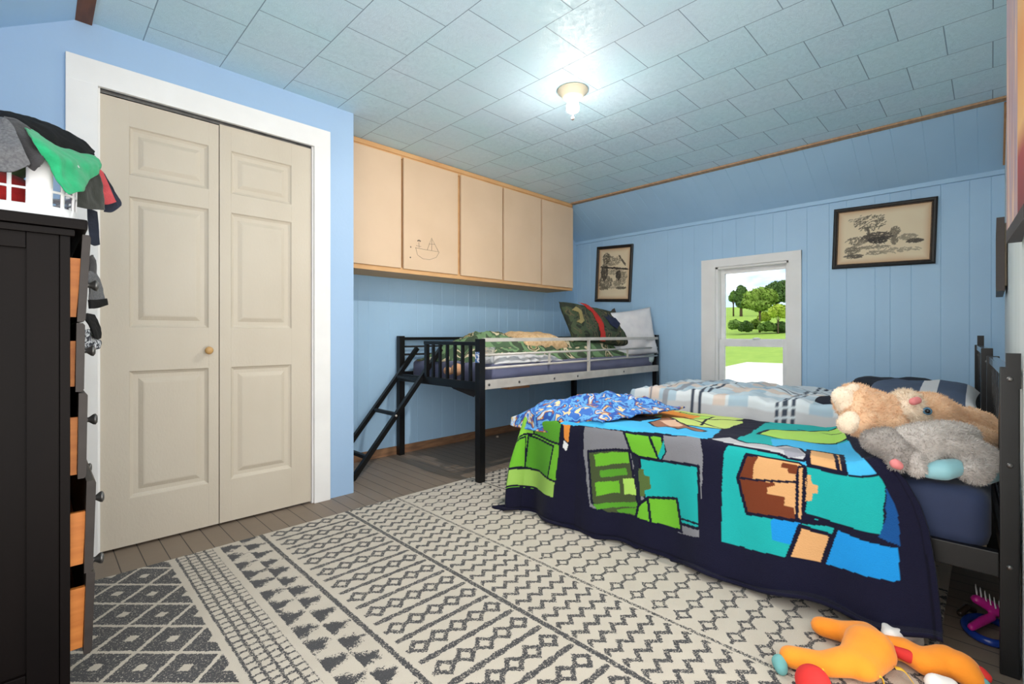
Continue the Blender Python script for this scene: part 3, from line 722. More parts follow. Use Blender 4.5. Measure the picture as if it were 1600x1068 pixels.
# ------------------------------------------------------------------ twin beds with their headboards
def headboard(root, x0, x1, y0, y1, ztop, zplate, nb, plates):
    """posts at (x0,y0) and (x1,y1); plate = flat bracket taller than the top rail"""
    d = Vector((x1-x0, y1-y0, 0)); L = d.length; d.normalize(); nrm = Vector((-d.y, d.x, 0))
    def pt(t, off=0): return Vector((x0, y0, 0))+d*t+nrm*off
    M = Matrix(((d.x, nrm.x, 0, x0), (d.y, nrm.y, 0, y0), (0, 0, 1, 0), (0, 0, 0, 1)))
    for t, pl in ((0, plates[0]), (L, plates[1])):
        p = MB().box(t-.016 if t else -.016, t+.016, -.02, .02, 0, ztop, bev=.003, M=M)
        if pl: p.box(t-.017, t+.004, -.022, .008, ztop-.06, zplate, M=M)
        po = p.build('post', m_black, root)
        for z in (.31, .60, .845):
            MB().lathe([(.0075, 0), (.0075, .002), (.003, .004)], M @ Vector((t-.016, .0, z)), (-d.x, -d.y, 0), 10).build('bolt', m_steel, po)
    MB().box(.016, L-.016, -.012, .014, ztop-.03, ztop-.002, bev=.002, M=M).build('top_rail', m_gloss, root)
    MB().box(.016, L-.016, -.010, .010, .40, .43, M=M).build('lower_rail', m_black, root)
    MB().box(.016, L-.016, -.012, .012, .28, .34, M=M).build('base_rail', m_black, root)
    for k in range(nb):
        t = L*(k+1)/(nb+1); MB().box(t-.008, t+.008, -.008, .008, ztop*0+.43, ztop-.03, M=M).build('baluster', m_gloss, root)
BX0, BX1 = 1.965, 2.90
bed1 = thing('twin_bed', 'near black metal bed frame whose headboard post stands at the right edge', 'bed', (2.45, .95, 0), 'black metal twin beds')
headboard(bed1, 1.973, 2.95, -.0365, -.005, .878, .918, 7, (1, 0))
MB().box(BX0-.008, BX0+.022, -.015, 1.86, .275, .345, bev=.003).build('side_rail', m_black, bed1)
MB().box(BX1-.02, BX1+.01, .02, 1.86, .275, .345, bev=.003).build('side_rail', m_black, bed1)
for x in (BX0, BX1-.02):
    MB().box(x, x+.03, 1.84, 1.87, .0125 if x < 2.5 else 0, .345).build('leg', m_black, bed1)
    MB().box(x, x+.03, .92, .95, .0125 if x < 2.5 else 0, .28).build('leg', m_black, bed1)
for k in range(9): MB().box(BX0+.02, BX1-.02, .1+k*.2, .16+k*.2, .318, .326).build('slat', m_black, bed1)
MB().box(BX0, BX1, 1.845, 1.865, .275, .345).build('end_rail', m_black, bed1)
m_navy = mat('navy_sheet', (38, 50, 82), .8, (32, 43, 72), 6, sheen=.1, bscale=9, bstr=.1)
def soft_box(x0, x1, y0, y1, z0, z1, r=.045, puff=.012, n=40):
    P = []
    prof = [(r*.6, z0), (r*.15, z0+r*.35), (0, z0+r), (0, (z0+z1)/2), (0, z1-r), (r*.12, z1-r*.5), (r*.4, z1-r*.15), (r, z1)]
    for ins, z in prof:
        ring = []
        a0, a1, b0, b1 = x0+ins, x1-ins, y0+ins, y1-ins
        rc = max(.01, .06-ins)
        for (cx, cy, s) in ((a1-rc, b1-rc, 0), (a0+rc, b1-rc, 1), (a0+rc, b0+rc, 2), (a1-rc, b0+rc, 3)):
            for k in range(9):
                an = PI/2*(s+k/8); ring.append((cx+rc*math.cos(an), cy+rc*math.sin(an)+puff*0, z))
        P.append(ring)
    mb = MB(); mb.grid(P, wrap=True); mb.add(P[-1], [list(range(36))], 0, True); mb.add(P[0], [list(range(36))]); return mb
_mb = soft_box(BX0+.006, BX1-.03, .0, 1.80, .328, .512)
_mb.v = [(x, y, z-(.06*(x-BX0)/.93 if z > .4 else 0)) for (x, y, z) in _mb.v]      # sags towards the far side
tag(_mb.build('mattress', m_navy), 'mattress in a navy blue fitted sheet lying on the near twin bed', 'mattress')

# ---- big fleece blanket with bold colour blocks
NAVY = (24, 24, 44); GRN = (108, 178, 50); GRN2 = (86, 154, 46); LIME = (170, 214, 100); TEAL = (32, 168, 166); BLUE = (32, 142, 216); BLU2 = (70, 176, 226); GREY = (128, 128, 134); OLV = (70, 82, 52); DOL = (84, 104, 56); BRN = (112, 56, 34); TAN = (214, 164, 112); DBL = (26, 78, 140); ORNG = (222, 140, 62); LG = (186, 186, 190); LYEL = (196, 214, 120)
ZT = .545; FOOTY = 1.815; YH = .40
HW_ = [-1.0, -.64, -.23, 0, .07, .14, .21, .34, .46, .55]; HS_ = [.52, .41, .31, .24, .188, .155, .135, .117, .105, .098]     # head edge of the cloth
def blk(s, w):
    """cloth (s along bed, w down the near side, negative = over the top) to world"""
    s0 = np.interp(w, HW_, HS_)
    e = max(0.0, s-FOOTY); d = max(0.0, w)
    top = ZT-.055*min(1, max(0, -w)/.95)+.010*fbm(s, w, 0, 4, 3)
    if s < s0+.10: top += .028*math.exp(-((s-s0-.02)/.05)**2)
    if s > 1.55: top -= .012*((s-1.55)/.3)
    rho = math.hypot(d, e)
    if rho < 1e-6: return Vector((BX0-.012-w, s, top))
    dw, de = d/rho, e/rho; k = 2*dw*de
    rr_ = .035
    out = rr_*(1-math.exp(-rho/rr_*1.3)) + k*.07*rho
    drop = max(0, rho-rr_*.6*(1-math.exp(-rho/rr_)))*(1-.10*k)
    fold = .016*math.sin(s*9.5+1.0)*min(1, d/.4)+.012*math.sin(s*23+w*4)*min(1, d/.5)
    if s > 1.45: fold += .030*math.sin((s-1.45)*15.5)*min(1, d/.3)
    if s > 1.40: out += .035*min(1, (s-1.40)/.3)*min(1, d/.45)
    out += fold*dw+.03*min(1, (d/.5)**2)
    zmin = .016+.012*(1+math.sin(s*17))
    if s < 1.0: zmin += .065*max(0, (1.0-s))
    z = top-drop
    if z < zmin: out += (zmin-z)*.75; z = zmin+.2*0
    x = BX0-.012+max(0, -w)-(out)*dw; y = min(s, FOOTY)+out*de
    return Vector((x, y, z))
NS, NW = 560, 430
sv = np.linspace(0, 1, NS); wv_ = np.linspace(-.93, .545, NW)
P = []; SS = np.zeros((NS, NW)); WW = np.zeros((NS, NW))
for i in range(NS):
    r = []
    for j in range(NW):
        w = float(wv_[j]); s0 = float(np.interp(w, HW_, HS_))
        s = s0+(2.22-s0)*sv[i]; SS[i, j] = s; WW[i, j] = w; r.append(blk(s, w))
    P.append(r)
bl = MB(); bl.grid(P)
m_fleece = attr_mat('fleece', .95, 260, .35, .04); m_fleece.node_tree.nodes['Principled BSDF'].inputs['Specular IOR Level'].default_value = .12
blanket = bl.build('fleece_blanket', m_fleece, solid=.012, off=1, recalc=False)
s_, w_ = SS.ravel(), WW.ravel(); col = np.tile(np.array(lin(NAVY)), (len(s_), 1))
def cpx(x, y):      # crop coordinates of the photograph's bed area -> cloth coordinates (front drop below the fold, else the top)
    px_, py_ = 780+x/2.2222, 580+y/2.2222
    X_f = BX0-.015; p = at(px_, py_, X=X_f)
    if p.z > ZT-.004:
        w = 0.0
        for _ in range(5):
            q = at(px_, py_, Z=ZT-.012-.02*min(1, max(0, -w)/.95)); w = -(q.x-BX0+.012)
        return (q.y, w)
    for _ in range(3):
        X_f = BX0-.015-.062*min(1, max(0, ZT-p.z)/.35); p = at(px_, py_, X=X_f)
    return (p.y, (ZT-p.z)*1.02)
tpx = cpx
_jit = np.array([0.004*mnoise.noise(Vector((a*30, b*30, 0))) for a, b in zip(s_, w_)])
def paint(poly, c, f=cpx, line=.0, lc=NAVY):
    if isinstance(f, float): f, line = cpx, f
    q = [f(*p) for p in poly]; m = inpoly(s_+_jit, w_+_jit, q)
    col[m] = lin(c)
    if line:
        d = np.full(len(s_), 9.0)
        for a, b in zip(q, q[1:]+q[:1]): d = np.minimum(d, segdist(s_, w_, a, b))
        col[d < line] = lin(lc)
def stroke(pts, wd=.006, c=NAVY, f=cpx):
    q = [f(*p) for p in pts]
    for a, b in zip(q[:-1], q[1:]): col[segdist(s_, w_, a, b) < wd] = lin(c)
# green block field near the foot (cloth coordinates directly: it wraps round the corner)
def sw(poly, c, line=.0): paint(poly, c, lambda x, y: (x, y), line)
sw([(1.56, -.02), (2.25, -.02), (2.25, .42), (1.56, .42)], GRN)
sw([(1.56, .02), (1.75, -.02), (1.76, .13), (1.56, .16)], GRN2, .005); sw([(1.76, -.02), (2.0, -.02), (2.0, .15), (1.76, .13)], (140, 200, 70), .005)
sw([(1.60, .17), (1.80, .14), (1.82, .31), (1.62, .34)], GRN2, .005); sw([(1.82, .15), (2.1, .17), (2.1, .30), (1.82, .31)], GRN, .005)
sw([(1.56, .34), (1.70, .32), (1.95, .31), (1.95, .41), (1.56, .42)], (150, 190, 90), .005); sw([(1.95, .31), (2.25, .3), (2.25, .42), (1.95, .41)], GRN, .005)
# orange and white pick shape
sw([(1.50, .02), (1.585, -.01), (1.60, .03), (1.55, .06), (1.53, .15), (1.50, .17)], ORNG, .004); sw([(1.50, .15), (1.535, .13), (1.54, .17), (1.51, .19)], (225, 225, 225), .003); sw([(1.53, -.03), (1.585, -.04), (1.60, .0), (1.56, .02)], (225, 225, 225), .003)
paint([(305, 205), (700, 235), (715, 300), (697, 585), (625, 578), (470, 522), (320, 470), (300, 300)], GREY)
paint([(315, 290), (455, 285), (482, 520), (372, 500), (325, 455)], OLV, .006)
for k_, q in enumerate((((335, 300), (450, 292), (454, 330), (338, 340)), ((350, 355), (440, 348), (444, 372), (352, 380)), ((335, 395), (410, 392), (414, 432), (338, 436)), ((425, 385), (466, 384), (470, 440), (428, 440)))): paint(q, (GRN, GRN2, GRN, LIME)[k_])
for q in (((330, 462), (470, 468), (472, 485), (345, 480)), ((400, 490), (470, 488), (474, 512), (405, 500))): paint(q, GRN2)
paint([(462, 280), (490, 310), (488, 460), (500, 500), (482, 520)], (30, 34, 48))
paint([(440, 215), (570, 230), (580, 290), (560, 318), (490, 308), (462, 290)], GRN, .006); stroke([(525, 225), (555, 315)])
paint([(555, 300), (578, 245), (580, 290), (560, 318)], TEAL)
paint([(490, 310), (697, 340), (697, 555), (622, 545), (610, 460), (500, 452), (488, 400)], TEAL, .006)
paint([(484, 350), (502, 352), (502, 372), (520, 375), (522, 420), (500, 422), (500, 445), (484, 442)], DOL)
paint([(508, 450), (610, 460), (626, 572), (516, 542), (468, 522), (475, 480)], GRN, .006); stroke([(508, 450), (518, 540)]); stroke([(622, 528), (697, 540)], .004)
# navy column then teal panel
paint([(800, 262), (1000, 262), (1360, 330), (1345, 385), (1330, 592), (1050, 520), (1000, 662), (860, 625), (772, 600), (775, 430), (785, 300)], TEAL)
paint([(865, 300), (905, 305), (1065, 335), (1070, 420), (1045, 540), (860, 510), (832, 382)], BRN, .006)
paint([(905, 308), (1062, 335), (1068, 370), (1060, 470), (1045, 538), (1022, 530), (1020, 490), (990, 485), (990, 455), (935, 440), (938, 415), (960, 412), (960, 402), (885, 390), (890, 345)], TAN)
paint([(1040, 345), (1064, 340), (1050, 538), (1030, 530)], TAN, .005)
paint([(985, 330), (1040, 338), (1038, 372), (1010, 368), (1008, 350), (985, 348)], BRN)
stroke([(832, 382), (900, 392), (1040, 402)], .004)
paint([(1072, 372), (1085, 372), (1085, 402), (1108, 408), (1106, 440), (1086, 440), (1084, 465), (1062, 468)], TAN)
stroke([(1060, 515), (1330, 592)]); stroke([(1066, 336), (1345, 388)], .005)
paint([(945, 530), (1040, 545), (1015, 620), (945, 600)], BLUE); paint([(1045, 545), (1170, 562), (1150, 592), (1040, 575)], TEAL)
paint([(1040, 555), (1150, 590), (1112, 697), (998, 662)], TAN, .007)
paint([(1168, 560), (1390, 640), (1402, 760), (1116, 697)], BLUE, .006)
paint([(1345, 370), (1385, 420), (1390, 640), (1320, 588), (1345, 520)], DBL)
# top
sw([(.40, -.45), (.86, -.45), (.86, -1), (.40, -1)], TEAL); sw([(.45, -.55), (.80, -.50), (.84, -.80), (.5, -.85)], LIME, .008)
sw([(1.00, -.50), (1.34, -.50), (1.40, -1), (1.00, -1)], LYEL); sw([(1.10, -.60), (1.30, -.62), (1.33, -.82), (1.12, -.80)], LIME, .007); sw([(1.34, -.45), (1.80, -.5), (1.80, -1), (1.40, -1)], ORNG)
paint([(220, 190), (490, 175), (600, 150), (770, 205), (735, 240), (700, 238), (560, 215), (330, 206)], BLU2, tpx)
paint([(570, 128), (700, 145), (640, 172), (560, 165)], ORNG, tpx)
paint([(590, 155), (850, 160), (855, 180), (770, 203), (640, 182)], LYEL, tpx, .008); stroke([(640, 150), (780, 200)], .007, NAVY, tpx); stroke([(720, 158), (700, 185)], .007, NAVY, tpx)
paint([(520, 178), (580, 158), (640, 178), (660, 190), (720, 212), (700, 220), (650, 205), (620, 208), (580, 192), (550, 196)], (150, 104, 84), tpx, .006)
paint([(560, 170), (610, 166), (640, 185), (600, 192)], (214, 176, 150), tpx)
paint([(770, 205), (850, 165), (925, 168), (832, 238), (760, 236)], NAVY, tpx)
paint([(925, 170), (1180, 188), (1240, 235), (1250, 300), (1060, 275), (940, 262), (800, 262), (838, 236)], TEAL, tpx)
paint([(940, 240), (1240, 250), (1360, 330), (1340, 385), (1190, 360), (1080, 340), (960, 280)], BLU2, tpx)
paint([(897, 215), (935, 196), (1185, 190), (1232, 236), (1150, 246), (1080, 245), (985, 236)], LIME, tpx, .009)
stroke([(1040, 188), (1185, 212)], .008, NAVY, tpx)
zg = [(728, 240), (800, 236), (860, 256), (930, 262), (960, 268), (1000, 262), (1040, 272), (1075, 300), (1060, 318), (1010, 310), (970, 290), (900, 276), (820, 262)]
paint(zg, LG, tpx, .006)
paint([(960, 272), (1030, 272), (1062, 300), (1010, 306)], (150, 150, 160), tpx)
paint([(1075, 278), (1187, 290), (1206, 362), (1080, 336)], TAN, tpx, .008); stroke([(1165, 290), (1185, 358)], .006, NAVY, tpx)
# navy border along the head edge and the hem
s0v = np.interp(w_, HW_, HS_)
col[s_ < s0v+.06] = lin(NAVY); col[w_ > .43] = lin(NAVY); col[s_ > 2.22] = lin(NAVY)
col[np.abs(w_-.525) < .003] = np.array(lin((16, 16, 30)))
col[(np.abs(s_-s0v-.018) < .003)] = np.array(lin((16, 16, 30)))
setcol(blanket, col)
tag(blanket, 'fleece blanket in bold green, teal, blue and brown blocks draped over the near bed', 'blanket')

# small printed blanket bunched at the foot
m_print = ramp_mat('blue_cartoon_print', [(0, (226, 200, 150)), (.36, (52, 104, 184)), (.44, (96, 160, 216)), (.51, (40, 84, 164)), (.57, (150, 84, 66)), (.59, (206, 176, 120)), (.62, (190, 206, 226)), (.66, (60, 118, 196)), (.72, (214, 170, 90))], 11, .9, 3, dist=.8, bscale=40, bstr=.1)
def sb(a, b_):
    x = 1.925+.75*b_+.09*math.sin(a*5)*(b_-.3); y = 1.94-.62*a-.15*b_*(a-.4)
    ztop = ZT+.012-.05*max(0, (y-1.72)/.2) if y > 1.72 else ZT+.012
    rid = 1-abs(fbm(x*1.2, y, .7, 5.5, 3))*1.8
    m = min(1, min(a, 1-a)*5)*min(1, min(b_, 1-b_)*5)
    z = ztop+m*(.022+.034*max(0, rid))+.012*fbm(x, y, 0, 9, 3)
    if x < 1.955:
        k = (1.955-x); z -= k*2.2; x = 1.955-k*.4-.02
    return Vector((x, y, max(z, ZT-.09)))
pbm = MB(); pbm.grid([[sb(i/80, j/80) for j in range(81)] for i in range(81)])
tag(pbm.build('throw_blanket', m_print, solid=.008, off=0), 'thin blue cartoon-print throw crumpled at the foot of the near bed', 'blanket')

# ---- second bed by the window wall
bed2 = thing('twin_bed', 'far black metal bed frame standing under the window', 'bed', (3.7, 1.0, 0), 'black metal twin beds')
headboard(bed2, 3.16, 4.20, .015, .055, .908, .966, 5, (0, 1))
for x in (3.16, 4.17): MB().box(x, x+.03, .06, 1.93, .275, .345).build('side_rail', m_black, bed2)
for x in (3.16, 4.17): MB().box(x, x+.03, 1.90, 1.93, 0, .345).build('leg', m_black, bed2)
bed1['label'] = 'near black metal bed frame with its headboard post at the right edge of the photo'
del bed1['group']; del bed2['group']
tag(soft_box(3.17, 4.19, .085, 1.92, .328, .49).build('mattress', mat('white_ticking', (225, 225, 225), .9)), 'pale mattress lying under the plaid quilt on the far bed', 'mattress')
def qz(x, y, a, b_):
    r = 1-abs(fbm(x*1.1, y*1.3, .4, 4.2, 3))*1.7
    return .018*max(0, r)+.014*fbm(x, y, 2, 8, 3)+.010*math.sin(y*21+x*3)
QP = []; NQ = 170; NR = 120; QS = np.zeros((NQ+1, NR+1)); QR = np.zeros((NQ+1, NR+1))
for i in range(NQ+1):
    row = []
    for j in range(NR+1):
        a = i/NQ; c = -.30+1.52*j/NR; y = 2.02-1.66*a         # c = distance across from the near top edge
        QS[i, j] = y; QR[i, j] = c
        if c < 0:
            d = -c; x = 3.145-.02*min(1, d/.1)-.02*math.sin(y*17)*d/.3-.012*math.sin(y*41)*d/.3; z = .545-d
        else:
            x = 3.145+c*.92; z = .545
            if c > 1.12: z -= (c-1.12)*1.0; x = min(x, 3.145+1.12*.92+(c-1.12)*.2)
        e = max(0, y-1.88)
        if e > 0: z -= e*1.6; y = 1.88+e*.6
        q = qz(x, QS[i, j], a, c); z += q*(1 if c >= 0 else .4)+.03*G(x, y, 3.6, 1.3, .4, .5)*(c > 0)
        z += .012*math.exp(-(c/.06)**2)
        row.append(Vector((x, y, z)))
    QP.append(row)
qm = MB(); qm.grid(QP)
quilt = qm.build('quilt', attr_mat('plaid_cotton', .9, 30, .1), solid=.012, off=1)
qs, qr = QS.ravel(), QR.ravel(); qc = np.tile(np.array(lin((220, 228, 234))), (len(qs), 1))
def band(v, a, b, c): qc[(v > a) & (v < b)] = np.array(lin(c))
for y0 in (.62, 1.07, 1.54, 1.86): band(qs, y0, y0+.12, (176, 200, 216))
for y0 in (1.20, 1.66): band(qs, y0, y0+.08, (222, 206, 196))
for r0 in (.12, .62): band(qr, r0, r0+.14, (190, 208, 220))
band(qr, .36, .46, (226, 212, 202)); band(qr, .82, .90, (176, 190, 200)); band(qr, -.2, -.04, (200, 202, 206)); band(qr, -.4, -.2, (196, 190, 188))
DK = (62, 72, 88)
for y0 in (.80, .845, .89, 1.36, 1.405): band(qs, y0, y0+.024, DK)
m_ = (qs > .80) & (qs < .914) & (np.abs(((qr*20) % 1)-.5) < .12); qc[m_] = np.array(lin((206, 218, 226)))
for r0 in (.5, .54): band(qr, r0, r0+.012, (96, 106, 120))
band(qs, 1.60, 1.63, (150, 156, 166)); band(qs, 1.72, 1.735, (120, 126, 140))
setcol(quilt, qc); tag(quilt, 'wrinkled pale blue plaid quilt with charcoal stripes on the far bed under the window', 'quilt')
m_dk = mat('charcoal_navy_cotton', (34, 38, 52), .9, (26, 30, 42), 8)
tag(merge(pillow(.50, .40, .15, frame((4.0, .46, .605), (0, -1, 0), (1, 0, .10)), wr=.012, seed=6).build('pillow', m_dk)), 'dark navy pillow on the far bed behind the tan plush rabbit', 'pillow')
m_str, nt, b = newmat('grey_white_striped_cotton'); sx = nt.nodes.new('ShaderNodeSeparateXYZ'); nt.links.new(geopos(nt), sx.inputs[0])
sY = NX(nt, sx.outputs['Y']); nt.links.new(mixc(nt, sY.rng(.21, .28).mx(sY.lt(.095)), lin((74, 88, 112)), lin((214, 214, 216))), b.inputs['Base Color']); b.inputs['Roughness'].default_value = .9
tag(merge(pillow(.50, .42, .16, frame((3.60, .295, .61), (0, -1, 0), (1, 0, .15)), wr=.012, seed=8).build('pillow', m_str)), 'slate and white striped pillow by the headboard of the far bed', 'pillow')
bd_ = at(1303, 636, X=3.02)
blob('dark_bundle', [[(3.26, .70, .575, .04), (3.30, .62, .58, .045), (3.28, .55, .57, .04)], [(3.24, .62, .55, .035)]], m_dk, None, .01, 3)
tag(bpy.data.objects['dark_bundle'], 'small charcoal cloth bundle lying on the plaid quilt beside the tan plush rabbit', 'cloth')
# ------------------------------------------------------------------ dresser
DY0, DY1 = 1.60, 2.48; DB = .0125
dres = thing('dresser', 'tall espresso-brown dresser at the left edge with five drawers left ajar', 'dresser', (-.16, 2.04, DB))
pxX = lambda px: at(px, 600, Y=DY0).x
body = MB(); xf = .061; xb = -.385
a_, b_ = pxX(41), pxX(93)
body.box(xb, xf, DY0+.012, DY0+.022, .10, 1.225)                       # recessed side panel
body.box(b_+.0008, xf, DY0, DY0+.03, DB, 1.225, bev=.002).box(a_, b_-.0008, DY0+.001, DY0+.03, .10, 1.225, bev=.002)
body.box(xb, a_-.001, DY0+.001, DY0+.03, 1.175, 1.225, bev=.002).box(xb, a_-.001, DY0+.001, DY0+.03, .10, .17, bev=.002).box(xb, xb+.05, DY0, DY0+.03, DB, 1.225, bev=.002)
body.box(xb, xf, DY1-.03, DY1, DB, 1.225).box(xb, xb+.008, DY0+.03, DY1-.03, .1, 1.22)
body.box(xb, xf-.004, DY0+.03, DY1-.03, .10, .12)
for z in (.369, .603, .827, 1.0): body.box(xb+.02, xf-.006, DY0+.03, DY1-.03, z-.008, z+.006)
body.box(xb, xf-.01, DY0+.03, DY1-.03, 1.205, 1.225)
body.build('carcass', m_dres, dres)
tp_ = MB(); tp_.box(xb-.005, xf+.008, DY0-.010, DY1+.01, 1.212, 1.228, bev=.004).box(xb-.008, .093, DY0-.014, DY1+.014, 1.230, 1.256, bev=.006)
tp_.build('top', m_dres, dres)
for (z1, z0, it, ot, ib, ob_, bz0, bz1, kz) in ((1.222, 1.003, .084, .100, .074, .090, 1.015, 1.164, None), (1.0, .828, .073, .089, .071, .087, .840, .955, .925), (.824, .610, .077, .094, .075, .091, .617, .762, .727), (.600, .370, .092, .110, .087, .104, .388, .52, .50), (.370, .165, .091, .108, .086, .102, .176, .328, .322)):
    d = MB(); d.prism([(it, z1), (ot-.004, z1), (ot, z1-.006), (ob_, z0+.006), (ob_-.004, z0), (ib, z0)], 'y', DY0+.012, DY1-.012)
    dr = d.build('drawer', m_dresf, dres)
    bx = MB(); xi_ = min(it, ib)-.0005
    bx.prism([(-.30, bz1), (it-.001, bz1), (ib-.001, bz0), (-.30, bz0)], 'y', DY0+.034, DY0+.047).prism([(-.30, bz1), (it-.001, bz1), (ib-.001, bz0), (-.30, bz0)], 'y', DY1-.047, DY1-.034)
    bx.box(-.30, xi_, DY0+.047, DY1-.047, bz0+.006, bz0+.014).box(-.305, -.293, DY0+.034, DY1-.034, bz0, bz1)
    bx.build('drawer_box', m_pine, dr)
    zc = (z0+z1)/2 if kz is None else kz
    for yk in (1.83, 2.26):
        xo = ob_+(ot-ob_)*(zc-z0)/(z1-z0)
        MB().lathe([(.012, -.001), (.008, .006), (.007, .016), (.015, .026), (.016, .031), (.010, .035)], (xo, yk, zc), (1, 0, 0), 16).build('knob', m_steel, dr)

# ------------------------------------------------------------------ laundry basket
m_bask = mat('white_plastic', (234, 234, 236), .35)
loop = []
bx0, bx1, by0, by1, rc = -.372, .078, 1.69, 2.22, .062
def lp(n0=0):
    pts = []
    segs = [((bx0+rc, by0), (bx1-rc, by0)), ((bx1, by0+rc), (bx1, by1-rc)), ((bx1-rc, by1), (bx0+rc, by1)), ((bx0, by1-rc), (bx0, by0+rc))]
    cs_ = [(bx1-rc, by0+rc, -PI/2), (bx1-rc, by1-rc, 0), (bx0+rc, by1-rc, PI/2), (bx0+rc, by0+rc, PI)]
    for (a, b), (cx, cy, an) in zip(segs, cs_):
        L = math.dist(a, b); n = max(4, round(L/.0079/4)*4)
        for k in range(n): t = k/n; pts.append((a[0]+(b[0]-a[0])*t, a[1]+(b[1]-a[1])*t, k % 4 if True else 0))
        for k in range(12): q = an+PI/2*k/12; pts.append((cx+rc*math.cos(q), cy+rc*math.sin(q), k % 4))
    return pts
lpp = lp(); zl = [1.2575, 1.275, 1.298, 1.306, 1.324, 1.332, 1.338, 1.348, 1.370, 1.386, 1.396, 1.402, 1.404, 1.407, 1.410, 1.413, 1.416, 1.42]
hole_rows = set([2, 3, 4, 6, 7, 8, 9, 11, 12, 13])
ccx, ccy = (bx0+bx1)/2, (by0+by1)/2; n = len(lpp); vs = []; fs = []
for z in zl:
    k = 1+.04*(z-1.2575)/.21-.02
    for (x, y, _) in lpp: vs.append((ccx+(x-ccx)*(1+(k-1)*.5), ccy+(y-ccy)*k, z))
for r_ in range(len(zl)-1):
    for q in range(n):
        x, y, ph_ = lpp[q]
        corner = (-.012 < x < .028 and y < by0+.035)
        if r_ in hole_rows and ph_ in (1, 2, 3) and not corner: continue
        q2 = (q+1) % n; fs.append([r_*n+q, r_*n+q2, (r_+1)*n+q2, (r_+1)*n+q])
fs.append(list(range(n))[::-1])
_rb = Matrix.Rotation(math.radians(-1.0), 4, 'Z'); _pv = Vector((.024, 1.69, 0))
def rb(p): return tuple(_pv + _rb @ (Vector(p)-_pv))
vs = [rb(p) for p in vs]
bk = MB(); bk.add(vs, fs, 0, True)
basket = bk.build('laundry_basket', m_bask, solid=.004, off=0)
rim = MB(); rim.tube([rb((ccx+(x-ccx)*1.005, ccy+(y-ccy)*1.01, 1.421)) for (x, y, _) in lpp]+[rb((ccx+(lpp[0][0]-ccx)*1.005, ccy+(lpp[0][1]-ccy)*1.01, 1.421))], .006, 8); rim.build('rim', m_bask, basket)
tag(basket, 'white plastic laundry basket with slotted sides standing on top of the dresser', 'basket')
def garment(name, rows, m, label, wr=.006, sc=16, nu=26, nv=30, seed=0.0, th=.004):
    g = cloth([[at(p[0], p[1], Y=p[2]) for p in r] for r in rows], nu, nv, wr, sc, seed)
    return tag(g.build(name, m, solid=th, off=0), label, 'clothing')
knit = lambda n, c, c2: mat(n, c, .95, c2, 40, bscale=300, bstr=.2, sheen=.15)
m_redc = knit('red_cotton', (190, 36, 34), (160, 26, 26)); m_green = knit('green_cotton', (34, 168, 112), (26, 148, 98)); m_dgrey = knit('charcoal_jersey', (58, 56, 58), (46, 44, 46)); m_grey = mat('grey_melange', (112, 112, 114), .95, (84, 84, 88), 180, bscale=300, bstr=.2)
m_blk = mat('black_nylon', (18, 17, 18), .85, (12, 12, 13), 40, bscale=300, bstr=.2, spec=.25); m_oliv = knit('dark_olive_cotton', (48, 50, 44), (40, 42, 36)); m_pink = knit('coral_cotton', (204, 84, 88), (180, 66, 72)); m_nvc = knit('navy_cotton', (40, 46, 62), (32, 36, 50)); m_blu = knit('blue_cotton', (40, 92, 176), (34, 80, 156))
blob('red_shirt', [[(-.30, 1.80, 1.335, .075), (-.12, 1.78, 1.335, .075), (-.05, 1.80, 1.33, .06)], [(-.28, 2.0, 1.34, .08), (-.08, 2.05, 1.34, .08)]], m_redc, None, .012, 2)
tag(bpy.data.objects['red_shirt'], 'bundled red shirt seen through the slots of the laundry basket', 'clothing')
blob('olive_shirt', [[(-.05, 1.80, 1.405, .04), (-.12, 1.9, 1.42, .05), (-.25, 1.95, 1.43, .05)]], knit('olive_green_cotton', (70, 92, 58), (56, 76, 48)), None, .010, 2)
tag(bpy.data.objects['olive_shirt'], 'olive green shirt showing at the upper basket slot above the red shirt', 'clothing')
garment('athletic_shorts', [[(-25, 183, 1.74), (8, 187, 1.745), (40, 197, 1.76), (64, 216, 1.78), (84, 238, 1.80), (112, 240, 1.86), (146, 244, 1.93)],
    [(-25, 178, 1.80), (8, 180, 1.80), (45, 189, 1.82), (74, 203, 1.84), (98, 220, 1.86), (126, 230, 1.92), (148, 241, 1.98)],
    [(-25, 173, 1.92), (8, 173, 1.92), (45, 182, 1.94), (82, 195, 1.96), (110, 208, 1.98), (132, 222, 2.02), (147, 237, 2.06)],
    [(-25, 182, 2.1), (8, 182, 2.1), (45, 190, 2.1), (80, 204, 2.1), (108, 217, 2.1), (130, 230, 2.12), (144, 242, 2.14)]], m_blk, 'black athletic shorts slung over the top of the laundry pile', .007, 18, 30, 60, 1)
garment('green_shirt', [[(36, 197, 1.755), (58, 207, 1.77), (88, 226, 1.80), (148, 244, 1.90)], [(50, 219, 1.655), (80, 236, 1.66), (112, 248, 1.73), (158, 259, 1.86)],
    [(73, 253, 1.66), (95, 262, 1.67), (123, 270, 1.73), (152, 272, 1.83)], [(92, 284, 1.65), (105, 291, 1.66), (122, 290, 1.70), (140, 282, 1.78)], [(104, 300, 1.65), (111, 303, 1.655), (121, 299, 1.69), (128, 293, 1.74)]],
    m_green, 'bright green shirt hanging from the laundry pile under the black shorts', .008, 16, 36, 36, 2)
garment('grey_shirt', [[(-20, 184, 1.72), (6, 184, 1.70), (22, 198, 1.68)], [(-20, 225, 1.66), (13, 224, 1.645), (36, 232, 1.64)], [(-20, 254, 1.645), (17, 257, 1.64), (47, 254, 1.635)], [(-20, 264, 1.642), (17, 268, 1.638), (45, 258, 1.635)]],
    m_grey, 'heather grey shirt sleeve draped over the front of the laundry basket', .006, 18, 26, 30, 3)
